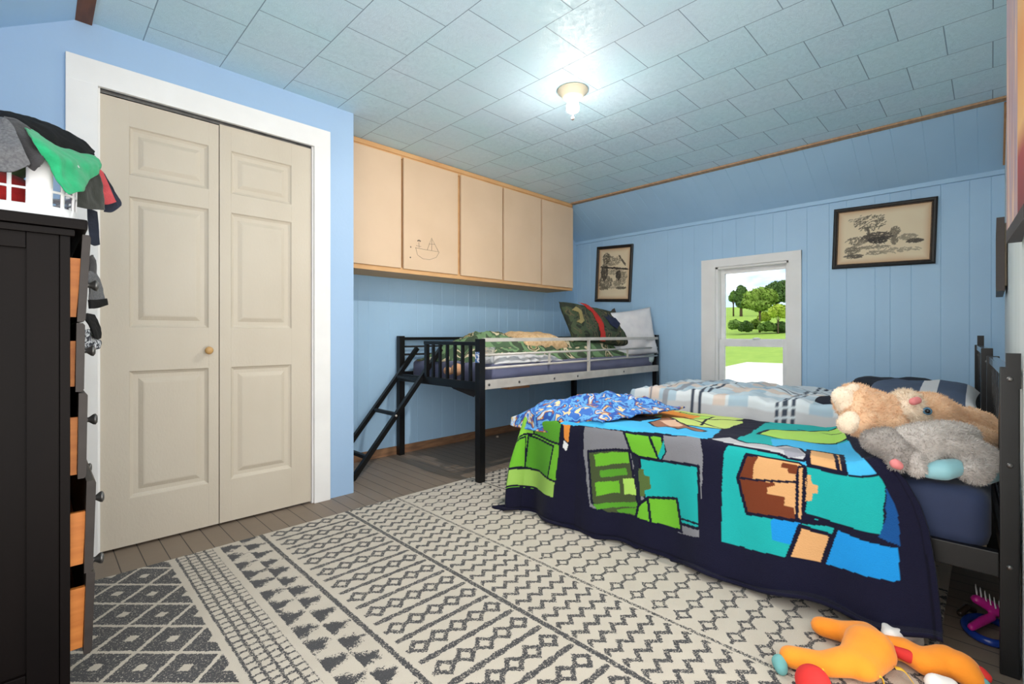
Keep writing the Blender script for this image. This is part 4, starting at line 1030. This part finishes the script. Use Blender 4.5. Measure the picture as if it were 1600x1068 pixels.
garment('charcoal_shirt', [[(6, 184, 1.76), (28, 190, 1.76), (46, 203, 1.76)], [(16, 205, 1.69), (38, 214, 1.685), (58, 227, 1.69)], [(34, 240, 1.655), (50, 246, 1.65), (68, 244, 1.655)], [(44, 258, 1.65), (54, 267, 1.645), (64, 252, 1.65)]],
    m_dgrey, 'charcoal shirt between the grey sleeve and the green shirt on the laundry pile', .008, 20, 26, 30, 4)
garment('blue_shirt', [[(38, 197, 1.79), (50, 200, 1.79), (60, 207, 1.80)], [(44, 205, 1.765), (56, 211, 1.77), (70, 220, 1.785)], [(52, 214, 1.755), (62, 219, 1.76), (74, 226, 1.78)]], m_blu, 'blue shirt peeping out between the black shorts and the green shirt', .008, 24, 18, 18, 5)
garment('olive_shorts', [[(112, 276, 1.82), (130, 268, 1.85), (151, 260, 1.90)], [(114, 295, 1.80), (135, 292, 1.84), (157, 288, 1.90)], [(116, 315, 1.79), (138, 318, 1.83), (161, 320, 1.90)], [(117, 322, 1.79), (140, 326, 1.83), (162, 328, 1.90)]], m_oliv, 'dark olive garment hanging below the green shirt over the dresser corner', .006, 16, 26, 26, 6)
garment('coral_shirt', [[(146, 262, 1.97), (154, 264, 1.97), (160, 270, 1.97)], [(152, 285, 1.965), (162, 285, 1.965), (170, 290, 1.965)], [(158, 308, 1.96), (168, 309, 1.96), (179, 310, 1.96)], [(160, 319, 1.96), (170, 319, 1.96), (182, 315, 1.96)]], m_pink, 'coral pink sleeve hanging beside the dark olive garment', .005, 18, 22, 20, 7)
garment('navy_shirt', [[(148, 262, 1.975), (158, 266, 1.985), (164, 272, 1.99)], [(164, 290, 1.99), (172, 292, 2.01), (178, 297, 2.01)], [(164, 318, 2.0), (176, 314, 2.0), (189, 314, 2.0)], [(162, 331, 2.0), (176, 331, 2.0), (190, 321, 2.0)]], m_nvc, 'dark navy sleeve, outermost of the clothes hanging towards the closet door', .005, 18, 22, 20, 8)
garment('navy_trousers', [[(136, 326, 1.93), (144, 328, 1.93), (152, 331, 1.93)], [(137, 345, 1.92), (146, 346, 1.92), (154, 348, 1.92)], [(139, 365, 1.92), (148, 367, 1.92), (155, 367, 1.92)], [(141, 381, 1.92), (148, 384, 1.92), (156, 382, 1.92)]], m_nvc, 'navy trouser leg hanging down past the dresser top in front of the door casing', .005, 18, 22, 16, 9)
g1 = garment('grey_tee', [[(136, 425, 1.86), (143, 423, 1.9), (150, 430, 1.95)], [(138, 440, 1.86), (148, 440, 1.9), (157, 448, 1.95)], [(138, 456, 1.86), (150, 458, 1.9), (164, 464, 1.95)], [(138, 470, 1.86), (150, 470, 1.9), (166, 470, 1.95)]], m_grey, 'grey tee with a black hem spilling out of the top dresser drawer', .006, 18, 22, 20, 10)
hm = cloth([[at(138, 468, Y=1.855), at(150, 468, Y=1.895), at(166, 466, Y=1.945)], [at(139, 476, Y=1.855), at(152, 476, Y=1.895), at(167.5, 471, Y=1.945)], [at(140, 482, Y=1.855), at(153, 481, Y=1.895), at(168, 476, Y=1.945)]], 8, 18, .003, 16)
hm.build('hem', m_blk, g1, solid=.005, off=0)
garment('black_sock', [[(130, 490, 1.84), (138, 489, 1.86), (146, 492, 1.9)], [(134, 500, 1.84), (143, 500, 1.86), (152, 505, 1.9)], [(140, 510, 1.84), (148, 511, 1.86), (156, 515, 1.9)], [(146, 528, 1.84), (151, 530, 1.86), (156, 528, 1.9)]], m_blk, 'black garment curling out between the top two dresser drawers', .006, 20, 22, 20, 11)
garment('patterned_shirt', [[(131, 515, 1.83), (140, 514, 1.86), (146, 516, 1.9)], [(133, 526, 1.83), (143, 526, 1.86), (152, 528, 1.9)], [(134, 538, 1.83), (145, 538, 1.86), (157, 534, 1.9)], [(137, 547, 1.83), (147, 546, 1.86), (156, 543, 1.9)]], ramp_mat('grey_white_print', [(0, (54, 56, 64)), (.45, (190, 192, 196)), (.56, (96, 98, 106))], 60, .9), 'grey and white patterned shirt caught below the black garment at the second drawer', .007, 24, 20, 20, 12)
garment('grey_sock', [[(138, 402, 1.88), (143, 398, 1.9), (146, 402, 1.93)], [(139, 415, 1.88), (146, 412, 1.9), (150, 415, 1.93)], [(138, 432, 1.88), (146, 432, 1.9), (151, 433, 1.93)]], m_dgrey, 'charcoal scrap of clothing at the edge of the top drawer above the grey tee', .004, 24, 14, 12, 13)

# ------------------------------------------------------------------ plush toys on the near bed
def pc(x, y, d, rpx): p = at(x, y, d=d); return (p.x, p.y, p.z, rpx*d/FPX)
mfur = lambda n, c, c2: mat(n, c, .95, c2, 30, sheen=.3)
m_tan = mfur('tan_plush', (238, 202, 166), (224, 180, 140)); m_cream = mfur('cream_plush', (240, 224, 202), (228, 208, 184)); m_gry = mfur('grey_plush', (202, 194, 188), (182, 174, 168)); m_aqua = mat('aqua_satin', (150, 200, 208), .6, (132, 186, 196), 8, sheen=.3); m_pnk = mat('pink_felt', (224, 132, 132), .8)
rab = thing('plush_rabbit', 'tan plush rabbit with long ears lying on its back against the headboard', 'soft toy', tuple(Vector(pc(1410, 690, 1.75, 1)[:3])))
D = 1.74
blob('body', [[pc(1336, 628, D, 30), pc(1352, 634, D, 30), pc(1378, 640, D, 27), pc(1400, 648, D, 30)], [pc(1342, 657, D-.05, 25), pc(1366, 660, D-.04, 24), pc(1392, 656, D-.01, 26)], [pc(1382, 662, D-.06, 18), pc(1402, 664, D-.07, 16)],
    [pc(1428, 646, D, 34), pc(1452, 648, D, 36), pc(1476, 655, D, 30)]], m_tan, rab, .009, 5, 15000, .013, droop=.2)
blob('muzzle', [[pc(1418, 640, D-.035, 23), pc(1428, 652, D-.04, 22)], [pc(1415, 632, D-.01, 24)]], m_cream, rab, .008, 5, 4500, .016)
blob('ear', [[pc(1486, 650, D, 16), pc(1515, 652, D, 17), pc(1540, 660, D, 16), pc(1556, 672, D-.01, 11)]], m_tan, rab, .008, 4, 3500, .010)
blob('ear', [[pc(1482, 664, D-.04, 15), pc(1515, 672, D-.05, 16), pc(1540, 682, D-.06, 15), pc(1556, 690, D-.06, 10)]], m_tan, rab, .008, 4, 3500, .010)
blob('foot_pad', [[pc(1318, 620, D-.012, 17), pc(1326, 636, D-.015, 16)], [pc(1334, 608, D-.02, 10)]], m_cream, rab, .007, 5, 1600, .008)
blob('foot_pad', [[pc(1324, 662, D-.065, 15), pc(1330, 655, D-.068, 14)]], m_cream, rab, .007, 5, 1600, .008)
blob('nose', [[pc(1427, 627, D-.085, 6), pc(1433, 625, D-.083, 6)]], m_pnk, rab, .003, 3)
eye = blob('eye', [[pc(1449, 642, D-.088, 6.5)]], mat('blue_eye', (84, 130, 160), .15), rab, .003, 2)
blob('pupil', [[pc(1449.5, 642, D-.097, 3.8)]], mat('black_eye', (14, 14, 18), .1), eye, .002, 1)
g = thing('plush_elephant', 'grey plush animal with aqua belly sprawled on the bed edge below the tan rabbit', 'soft toy', tuple(Vector(pc(1450, 748, 1.5, 1)[:3])))
g.name = 'plush_animal'; ORG[g.name] = ORG['plush_elephant']
D = 1.53
blob('body', [[pc(1420, 690, D+.02, 26), pc(1445, 690, D+.02, 31), pc(1475, 688, D+.03, 32), pc(1505, 682, D+.05, 22)], [pc(1440, 712, D-.0, 22)]], m_gry, g, .009, 4, 9000, .011)
blob('head', [[pc(1366, 688, D+.06, 18), pc(1386, 692, D+.04, 25), pc(1402, 704, D+.01, 23)], [pc(1402, 722, D-.01, 15)]], mfur('darker_grey_plush', (168, 160, 154), (146, 139, 134)), g, .008, 4, 5000, .012)
blob('arm', [[pc(1428, 716, D-.02, 15), pc(1432, 732, D-.035, 13)]], m_gry, g, .008, 4, 1800, .011)
blob('leg', [[pc(1478, 694, D-.01, 22), pc(1508, 700, D-.02, 22), pc(1538, 714, D-.03, 20)], [pc(1516, 734, D-.06, 19), pc(1524, 738, D-.06, 19)], [pc(1538, 716, D-.035, 19), pc(1528, 734, D-.055, 19)]], m_gry, g, .008, 4, 8000, .012)
blob('belly', [[pc(1452, 735, D-.035, 13), pc(1472, 734, D-.05, 17), pc(1492, 730, D-.045, 15)]], m_aqua, g, .007, 5)
blob('foot_pad', [[pc(1536, 745, D-.035, 13), pc(1548, 740, D-.03, 14)]], m_aqua, g, .007, 5)
blob('nose', [[pc(1399, 724, D-.055, 8), pc(1404, 727, D-.055, 7)]], m_pnk, g, .004, 4)

# ------------------------------------------------------------------ orange floor toy, ball, brush and hoop
m_or = mat('orange_felt', (246, 150, 28), .85, (236, 136, 20), 10, bscale=200, bstr=.12, sheen=.2); m_wf = mat('white_felt', (236, 232, 228), .9); m_rf = mat('red_felt', (214, 44, 40), .85); m_yel = mat('yellow_ribbon', (236, 190, 60), .7); m_teal = mat('teal_felt', (110, 170, 170), .9)
fox = thing('floor_toy', 'long orange stuffed toy with two stubby legs lying on the rug', 'soft toy', (1.72, .26, .012))
H0 = .014
def fl_(x, y, r, z=.05): p = at(x, y, Z=z); return (p.x, p.y, H0+r, r)
def sq(chains): return chains
blob('body', [[fl_(1238, 1022, .036), fl_(1290, 1034, .038), fl_(1340, 1034, .050), fl_(1358, 1016, .064)], [fl_(1286, 975, .036), fl_(1318, 984, .038), fl_(1350, 1000, .055)], [fl_(1345, 1040, .048), fl_(1370, 1022, .05)]], m_or, fox, .007, 5, squash=(H0, .80))
blob('neck', [[fl_(1386, 1008, .036), fl_(1412, 1012, .036), fl_(1440, 1030, .038)], [fl_(1446, 1034, .04), fl_(1478, 1034, .045), fl_(1500, 1044, .045), fl_(1518, 1054, .032)]], m_or, fox, .006, 8, squash=(H0, .9))
cn = [at(1382, 978, Z=.055), at(1392, 1000, Z=.05), at(1434, 1003, Z=.025)]
blob('white_ruff', [[(cn[0].x, cn[0].y, .058, .012), (cn[1].x, cn[1].y, .062, .024), (cn[2].x, cn[2].y, .05, .016)], [(cn[0].x, cn[0].y, .058, .012), (cn[2].x, cn[2].y, .05, .016)], [(cn[0].x, cn[0].y, .03, .014), (cn[2].x, cn[2].y, .03, .018)]], m_wf, fox, .005, 6)
blob('chest_patch', [[fl_(1462, 1062, .026), fl_(1485, 1064, .022)]], m_wf, fox, .005, 6)
pr = at(1428, 1032, Z=.035); pr2 = at(1448, 1036, Z=.03)
blob('red_fin', [[(pr.x-.022, pr.y+.048, .055, .014), (pr.x-.024, pr.y+.012, .055, .018), (pr2.x-.038, pr2.y+.0, .05, .018), (pr2.x-.040, pr2.y-.015, .045, .010)]], m_rf, fox, .004, 4)
pt_ = at(1530, 1047, Z=.06); blob('nose_tip', [[(pt_.x, pt_.y, .055, .018), (pt_.x-.004, pt_.y-.012, .05, .015)]], m_rf, fox, .004, 4)
blob('muzzle_patch', [[(pt_.x-.025, pt_.y+.003, .052, .012), (pt_.x-.022, pt_.y-.014, .043, .010)]], m_teal, fox, .004, 4)
ptl = at(1218, 1034, Z=.03); blob('teal_patch', [[(ptl.x, ptl.y, .03, .022), (ptl.x-.02, ptl.y-.01, .026, .018)]], m_teal, fox, .005, 5)
for (x, y, x2, y2) in ((1400, 1045, 1428, 1068), (1374, 1058, 1384, 1075), (1286, 1049, 1290, 1060), (1333, 1050, 1340, 1058)):
    p, q = at(x, y, Z=.05), at(x2, y2, Z=.02); m_ = (p+q)/2+Vector((0, 0, .012))
    cloth([[p, m_, q], [p+Vector((.012, .006, 0)), m_+Vector((.012, .006, 0)), q+Vector((.012, .006, 0))]], 4, 12, .0).build('ribbon_tag', m_yel, fox, solid=.002, off=0)
pb_ = at(1272, 1066, Z=.05); ball = MB().lathe([(.001, 0)]+[(.042*math.sin(PI*k/16), .042*(1-math.cos(PI*k/16))) for k in range(1, 16)]+[(.001, .084)], (pb_.x-.01, pb_.y, .013), seg=28)
tag(ball.build('felt_ball', m_rf), 'red felt ball on the rug beside the orange toy', 'ball')
m_mag = mat('magenta_plastic', (196, 36, 140), .3); m_bl = mat('cobalt_plastic', (24, 56, 140), .25)
hoop = MB(); hc_ = Vector((2.235, .012, .0)); hoop.tube([(2.19+.085*math.cos(a), .005+.058*math.sin(a), .014) for a in [2*PI*k/36 for k in range(37)]], .012, 10)
tag(hoop.build('plastic_ring', m_bl), 'cobalt blue plastic ring lying on the floor behind the headboard post', 'toy')
brs = thing('hair_brush', 'magenta brush with white bristles leaning on the blue ring by the headboard post', 'brush', (2.26, .01, .03))
blob('brush_body', [[(2.12, .045, .036, .012), (2.18, .02, .042, .014), (2.22, .0, .046, .013)], [(2.22, .035, .09, .016), (2.24, .008, .075, .02), (2.25, -.022, .055, .018)]], m_mag, brs, .005, 5)
brm = MB()
for a in range(6):
    for b in range(4): o = Vector((2.222+.008*b, .034-.011*a, .104-.007*a)); brm.tube([o, o+Vector((.006, .004, .024))], [.0022, .0012], 6)
brm.build('bristles', mat('white_bristle', (232, 230, 232), .5), brs)
clip = blob('hair_clip', [[(2.25, .075, .016, .012), (2.28, .06, .03, .012), (2.30, .045, .018, .012)]], mat('dark_clip_plastic', (50, 40, 34), .2), None, .004, 3)
tag(clip, 'small glossy dark clip on the floor behind the magenta brush', 'hair clip')
paper = MB().box(0, .022, 0, .016, 0, .012, bev=.003); pp_ = at(777, 683, Z=0)
po_ = MB().box(pp_.x-.012, pp_.x+.012, pp_.y-.008, pp_.y+.008, .0005, .016, bev=.003).build('paper_scrap', mat('tan_paper', (206, 190, 170), .9)); tag(po_, 'small pale scrap on the plank floor beneath the loft bed', 'scrap')

# ------------------------------------------------------------------ pictures
def ink_field(nx, ny, w, h, shapes, seed, base, base2, inkc, edge):
    rs = np.random.RandomState(seed); gx, gy = np.meshgrid(np.linspace(-w/2, w/2, nx), np.linspace(-h/2, h/2, ny), indexing='ij')
    k = np.zeros(gx.shape); px_ = w/nx
    for (kind, a, cnt, ln, dk) in shapes:
        for _ in range(int(cnt*1.25)):
            if kind == 'e':
                cx, cy, rx, ry, ang = a; t = rs.uniform(0, 2*PI); r = math.sqrt(rs.uniform(0, 1)); x = cx+rx*r*math.cos(t); y = cy+ry*r*math.sin(t); an = ang+rs.normal(0, .5)
            else:
                (x0, y0), (x1, y1) = a; t = rs.uniform(0, 1); x = x0+(x1-x0)*t+rs.normal(0, .004); y = y0+(y1-y0)*t+rs.normal(0, .004); an = math.atan2(y1-y0, x1-x0)+rs.normal(0, .2)
            L = ln*rs.uniform(.5, 1.3); p0 = (x-L/2*math.cos(an), y-L/2*math.sin(an)); p1 = (x+L/2*math.cos(an), y+L/2*math.sin(an))
            i0 = max(0, int((min(p0[0], p1[0])+w/2)/w*nx)-2); i1 = min(nx, int((max(p0[0], p1[0])+w/2)/w*nx)+3); j0 = max(0, int((min(p0[1], p1[1])+h/2)/h*ny)-2); j1 = min(ny, int((max(p0[1], p1[1])+h/2)/h*ny)+3)
            if i1 <= i0 or j1 <= j0: continue
            d = segdist(gx[i0:i1, j0:j1], gy[i0:i1, j0:j1], p0, p1); k[i0:i1, j0:j1] = np.maximum(k[i0:i1, j0:j1], min(1, dk*1.1)*np.clip(1.5-d/px_, 0, 1))
    b1, b2, ic = np.array(lin(base)), np.array(lin(base2)), np.array(lin(inkc))
    e = np.clip(1-np.minimum(w/2-np.abs(gx), h/2-np.abs(gy))/edge, 0, 1)**1.5
    nz = np.array([[mnoise.noise(Vector((x*9, y*9, seed)))*.5+.5 for y in gy[0]] for x in gx[:, 0]])
    m = np.clip(e*.8+nz*.22-.10, 0, 1)[..., None]; c = b1*(1-m)+b2*m; c = c*(1-k[..., None])+ic*k[..., None]
    return gx, gy, c
m_frame = mat('distressed_black_frame', (38, 34, 32), .45, (26, 23, 22), 30, bscale=80, bstr=.2); m_gold = mat('worn_gilt_edge', (96, 66, 40), .5, (50, 36, 26), 60); m_print2 = attr_mat('aged_print', .6)
def picture(cx_y, cz, w, h, rot, shapes, label, seed, nx, ny, name='framed_picture'):
    root = thing(name, label, 'picture', (XW-.001, cx_y, cz))
    c, s = math.cos(rot), math.sin(rot)
    def T(x, y, z): return (XW-.002-z, cx_y-(x*c-y*s), cz+(x*s+y*c))
    fw = .032; mb = MB()
    prof = [(0, 0), (0, .020), (.008, .026), (.020, .022), (.026, .016)]
    R = []
    for ins, z in prof+[(fw, .012), (fw, .004)]: R.append([T(sx*(w/2-ins), sy*(h/2-ins), z) for sx, sy in ((-1, -1), (1, -1), (1, 1), (-1, 1))])
    mb.grid(R, smooth=False, wrap=True); mb.add(R[0], [[3, 2, 1, 0]]); mb.build('frame', m_frame, root)
    lip = MB(); R2 = [[T(sx*(w/2-ins), sy*(h/2-ins), z) for sx, sy in ((-1, -1), (1, -1), (1, 1), (-1, 1))] for ins, z in ((.0265, .0165), (.030, .0165), (.033, .011))]
    lip.grid(R2, smooth=False, wrap=True); lip.build('lip', m_gold, root)
    gx, gy, col_ = ink_field(nx, ny, w-2*fw+.004, h-2*fw+.004, shapes, seed, (230, 212, 180), (196, 148, 104), (46, 38, 34), .05)
    pm = MB(); pm.grid([[T(gx[i, j], gy[i, j], .008) for j in range(ny)] for i in range(nx)], smooth=False)
    po = pm.build('print', m_print2, root, recalc=False); setcol(po, col_.reshape(-1, 3))
    return root
picture(.578, 1.716, .615, .468, math.radians(-1.8), [('e', (-.08, .10, .10, .06, .6), 90, .014, .8), ('e', (-.10, .13, .13, .035, .4), 50, .012, .6), ('l', ((-.09, .06), (-.075, -.02)), 40, .014, .8), ('e', (-.155, -.03, .07, .03, .9), 70, .014, .7),
    ('e', (-.03, -.01, .095, .035, .1), 150, .020, .85), ('e', (-.02, -.035, .06, .025, -.3), 120, .016, .9), ('e', (.075, .02, .028, .035, 1.2), 90, .012, .7), ('e', (.075, -.045, .02, .03, 1.3), 70, .012, .7), ('e', (.15, -.03, .05, .022, .1), 80, .014, .55), ('e', (.19, -.06, .045, .014, 0), 90, .014, .85),
    ('e', (-.18, -.10, .05, .03, .4), 60, .016, .75), ('l', ((-.2, -.085), (-.1, -.04)), 30, .02, .5), ('e', (-.05, -.085, .1, .012, 0), 60, .02, .6), ('e', (.08, -.12, .15, .018, .02), 50, .022, .5), ('e', (-.17, -.145, .06, .015, .1), 70, .016, .8), ('e', (-.04, -.13, .05, .012, .1), 30, .014, .6)],
    'wide black-framed sepia print of resting cattle hung crookedly right of the window', 3, 200, 150)
picture(2.918, 1.639, .455, .613, math.radians(-3.0), [('e', (-.10, .17, .05, .06, .8), 90, .014, .85), ('e', (-.02, .14, .10, .05, .3), 140, .016, .6), ('l', ((.06, .19), (.14, .09)), 60, .02, .8), ('l', ((-.16, .08), (.17, .045)), 160, .02, .9), ('e', (-.12, .02, .045, .09, 1.5), 200, .02, .85), ('e', (-.10, -.09, .09, .07, 1.4), 200, .018, .75),
    ('e', (.06, -.02, .03, .05, 1.2), 110, .016, .9), ('e', (.11, -.05, .06, .07, 1.0), 130, .014, .65), ('e', (.02, .02, .14, .03, 0), 90, .016, .6), ('e', (.10, -.155, .06, .012, .1), 60, .016, .8), ('e', (-.12, -.16, .06, .014, -.2), 50, .016, .7), ('e', (.0, -.14, .12, .02, 0), 50, .02, .45), ('e', (.05, -.1, .05, .03, .8), 60, .014, .6)],
    'small upright black-framed sepia farmyard print hung left of the window above the loft bed', 5, 130, 190)
# canvas on the right wall
m_canv, nt, b = newmat('abstract_canvas_paint')
mp = nt.nodes.new('ShaderNodeMapping'); mp.inputs['Scale'].default_value = (26, 26, 2.2); nt.links.new(geopos(nt), mp.inputs[0])
nn = noise_tex(nt, mp.outputs[0], 1.0, 4, .6); rp = nt.nodes.new('ShaderNodeValToRGB'); nt.links.new(nn, rp.inputs[0]); el = rp.color_ramp.elements
el[0].position = .32; el[0].color = (*lin((150, 120, 132)), 1); el[1].position = .68; el[1].color = (*lin((232, 206, 178)), 1)
for p_, c_ in ((.42, (196, 152, 140)), (.50, (166, 148, 164)), (.58, (214, 170, 140))): e_ = el.new(p_); e_.color = (*lin(c_), 1)
sx = nt.nodes.new('ShaderNodeSeparateXYZ'); nt.links.new(geopos(nt), sx.inputs[0]); zz2 = NX(nt, sx.outputs['Z']); xx2 = NX(nt, sx.outputs['X'])
r2 = nt.nodes.new('ShaderNodeValToRGB'); nt.links.new(((zz2-1.25)/.7).so, r2.inputs[0]); el = r2.color_ramp.elements
el[0].position = 0; el[0].color = (*lin((120, 40, 40)), 1); el[1].position = 1; el[1].color = (*lin((240, 206, 140)), 1)
for p_, c_ in ((.22, (170, 60, 50)), (.32, (236, 180, 110)), (.6, (226, 150, 80))): e_ = el.new(p_); e_.color = (*lin(c_), 1)
nt.links.new(mixc(nt, (xx2-1.73).gt(0), r2.outputs[0], rp.outputs[0]), b.inputs['Base Color']); b.inputs['Roughness'].default_value = .5
cv = thing('canvas_painting', 'large abstract canvas in mauve, yellow and red on the right-hand wall', 'painting', (1.8, -.05, 1.24))
def wedge(x0, x1, z0, z1, dy=0): 
    fy = lambda x: -.031-.055*(2.0-x)+dy
    return MB().add([(x0, fy(x0), z0), (x1, fy(x1), z0), (x1, fy(x1), z1), (x0, fy(x0), z1), (x0, -.0615, z0), (x1, -.0615, z0), (x1, -.0615, z1), (x0, -.0615, z1)], [[0, 1, 2, 3], [4, 7, 6, 5], [0, 4, 5, 1], [3, 2, 6, 7], [0, 3, 7, 4], [1, 5, 6, 2]])
wedge(1.6, 2.0, 1.27, 2.29).build('canvas', m_canv, cv)
wedge(1.6, 2.0, 1.236, 1.27, .001).build('bottom_edge', mat('dark_canvas_edge', (52, 34, 30), .5), cv)
sf = thing('framed_picture', 'small dark frame seen edge-on near the right end of the window wall', 'picture', (3.95, YR+.002, 1.2))
MB().box(3.66, 4.24, YR+.012, YR+.043, 1.205, 1.24).box(3.66, 4.24, YR+.012, YR+.043, 1.565, 1.60).box(3.66, 3.695, YR+.012, YR+.043, 1.24, 1.565).box(4.205, 4.24, YR+.012, YR+.043, 1.24, 1.565).build('frame', mat('grey_brown_frame', (70, 60, 56), .5), sf)
MB().box(3.69, 4.21, YR+.004, YR+.02, 1.235, 1.57).build('print', mat('beige_print', (196, 180, 156), .7), sf)

# ------------------------------------------------------------------ outdoors, seen through the window
def gz(X): return float(np.interp(X, [0, 30, 34, 50, 66, 80, 108, 130, 170], [-.8, -.8, -.75, .2, 1.3, 3.4, 7.0, 7.6, 7.6]))
gm = MB(); gm.grid([[(x, y, gz(x)+(.25*fbm(x, y, 0, .12, 3) if x > 60 else 0)) for y in np.linspace(-12, 90, 60)] for x in list(np.linspace(5.2, 34, 12))+list(np.linspace(36, 160, 70))])
m_grass = ramp_mat('mown_grass', [(0, (108, 146, 44)), (.5, (132, 166, 58)), (1.0, (156, 182, 76))], 1.2, .95, 6, const=False, bscale=4, bstr=.4)
struct(gm.build('ground', m_grass, recalc=False))
pA_, pB_ = at(1136, 572, Z=-.78), at(1232, 552, Z=-.78)
dv = MB(); dd = (pB_-pA_); 
e0 = pA_-dd*.6; e1 = pB_+dd*.5
dv.add([(e0.x, e0.y, -.77), (e1.x, e1.y, -.77), (14, -6, -.77), (6, -4, -.77), (6, 14, -.77)], [[0, 1, 2, 3, 4]])
struct(dv.build('driveway', mat('pale_gravel', (226, 222, 216), .95, (206, 202, 196), 3)))
m_bark = mat('bark', (96, 80, 66), .9)
def leaves(mb, c, rad, n, size, rs):
    vs, fs = [], []
    for _ in range(n):
        d = Vector(rs.normal(0, 1, 3)).normalized(); r = rs.uniform(.55, 1.05); p = Vector(c)+Vector((d.x*rad[0]*r, d.y*rad[1]*r, d.z*rad[2]*r))
        nrm = (d+Vector(rs.normal(0, .5, 3))).normalized(); t1 = nrm.orthogonal().normalized(); t2 = nrm.cross(t1); s_ = size*rs.uniform(.6, 1.3); k = len(vs)
        vs += [p-t1*s_, p+t2*s_*.6, p+t1*s_, p-t2*s_*.6]; fs.append([k, k+1, k+2, k+3])
    mb.add(vs, fs, 0, False)
def tree(name, label, cat, px, pbase, d, crowns, m, trunk=.12, group=None, seed=0):
    """crowns in photo pixels: (cx, cy, rx, ry)"""
    b0 = at(px, pbase, d=d); b0.z = gz(b0.x)-.05; rs = np.random.RandomState(seed+int(px)); root = thing(name, label, cat, tuple(b0), group)
    mb = MB(); k = d/FPX; top = None
    for (cx, cy, rx, ry) in crowns:
        c = at(cx, cy, d=d+rs.uniform(-1, 1)); rad = (rx*k, rx*k, ry*k); leaves(mb, c, rad, int(500+rx*ry*6), .26 if rx > 6 else .2, rs); top = c if top is None else top
        c2 = c
    mb.build('foliage', m, root, recalc=False)
    if trunk:
        t = MB(); t.tube([b0, (b0+top)/2+Vector((.1, .05, 0)), top], [trunk, trunk*.8, trunk*.35], 8); 
        for (cx, cy, rx, ry) in crowns[1:3]: t.tube([(b0+top)/2+Vector((.1, .05, 0)), at(cx, cy, d=d)], [trunk*.5, trunk*.2], 6)
        t.build('trunk', m_bark, root)
    return root
lf_ = lambda n, c, c2: mat(n, c, .8, c2, .8, spec=.2)
m_l1 = lf_('light_leaves', (132, 160, 72), (110, 142, 58)); m_l2 = lf_('dark_leaves', (84, 112, 60), (66, 96, 50)); m_l3 = lf_('yellow_leaves', (168, 190, 76), (146, 172, 62)); m_l4 = lf_('mid_leaves', (108, 140, 70), (92, 126, 58))
tree('tree', 'light green tree with a bare trunk, centre of the view through the window', 'tree', 1187, 508, 62, [(1188, 462, 15, 13), (1174, 466, 11, 11), (1203, 464, 11, 12), (1186, 477, 16, 8), (1168, 474, 8, 7)], m_l1, .14)
tree('tree', 'tall dark green tree at the right of the window view', 'tree', 1214, 484, 88, [(1213, 452, 14, 13), (1201, 457, 11, 11), (1226, 452, 12, 14), (1212, 464, 20, 9)], m_l2, .3)
tree('tree', 'dark tree left of centre in the window view', 'tree', 1158, 482, 82, [(1158, 456, 8, 10), (1153, 464, 8, 9), (1163, 466, 9, 10), (1160, 474, 9, 7)], m_l2, .25)
tree('tree', 'small slim tree at the left side of the window view', 'tree', 1146, 481, 84, [(1146, 461, 5, 7), (1143, 466, 4, 5), (1149, 467, 4, 5)], m_l4, .14)
tree('tree', 'yellow-green young tree low at the right of the window view', 'tree', 1216, 504, 57, [(1216, 484, 10, 9), (1209, 488, 7, 7), (1224, 487, 8, 9)], m_l3, .08)
for i, (cx, cy, rx, ry, dd_, m, lab) in enumerate(((1148, 505, 9, 6, 60, m_l4, 'low bush at the left edge of the hedge line beyond the lawn'), (1165, 508, 10, 7, 59, m_l2, 'dark low bush left of the bare-trunked tree'), (1180, 505, 8, 6, 61, m_l1, 'light bush at the foot of the bare-trunked tree'), (1198, 508, 12, 6, 59, m_l4, 'rounded bush right of the bare-trunked tree'), (1220, 509, 11, 7, 59, m_l2, 'dark bush below the yellow-green young tree'), (1194, 493, 9, 6, 64, m_l3, 'yellowish bush behind the rounded bush'))):
    tree('bush', lab, 'bush', cx, cy+6, dd_, [(cx, cy+2, rx, ry), (cx-rx*.6, cy+4, rx*.5, ry*.7), (cx+rx*.5, cy+3, rx*.6, ry*.8), (cx+rx*.1, cy-2, rx*.4, ry*.6)], m, 0, None, 50+i)
bp = at(1218, 602, d=9.5); rb_ = thing('bush', 'small dry shrub at the edge of the gravel outside the window', 'bush', (bp.x, bp.y, -.77))
mbx = MB(); rs_ = np.random.RandomState(3); leaves(mbx, (bp.x, bp.y, -.45), (.30, .30, .36), 260, .035, rs_); mbx.build('foliage', lf_('dry_leaves', (190, 170, 110), (160, 150, 90)), rb_, recalc=False)
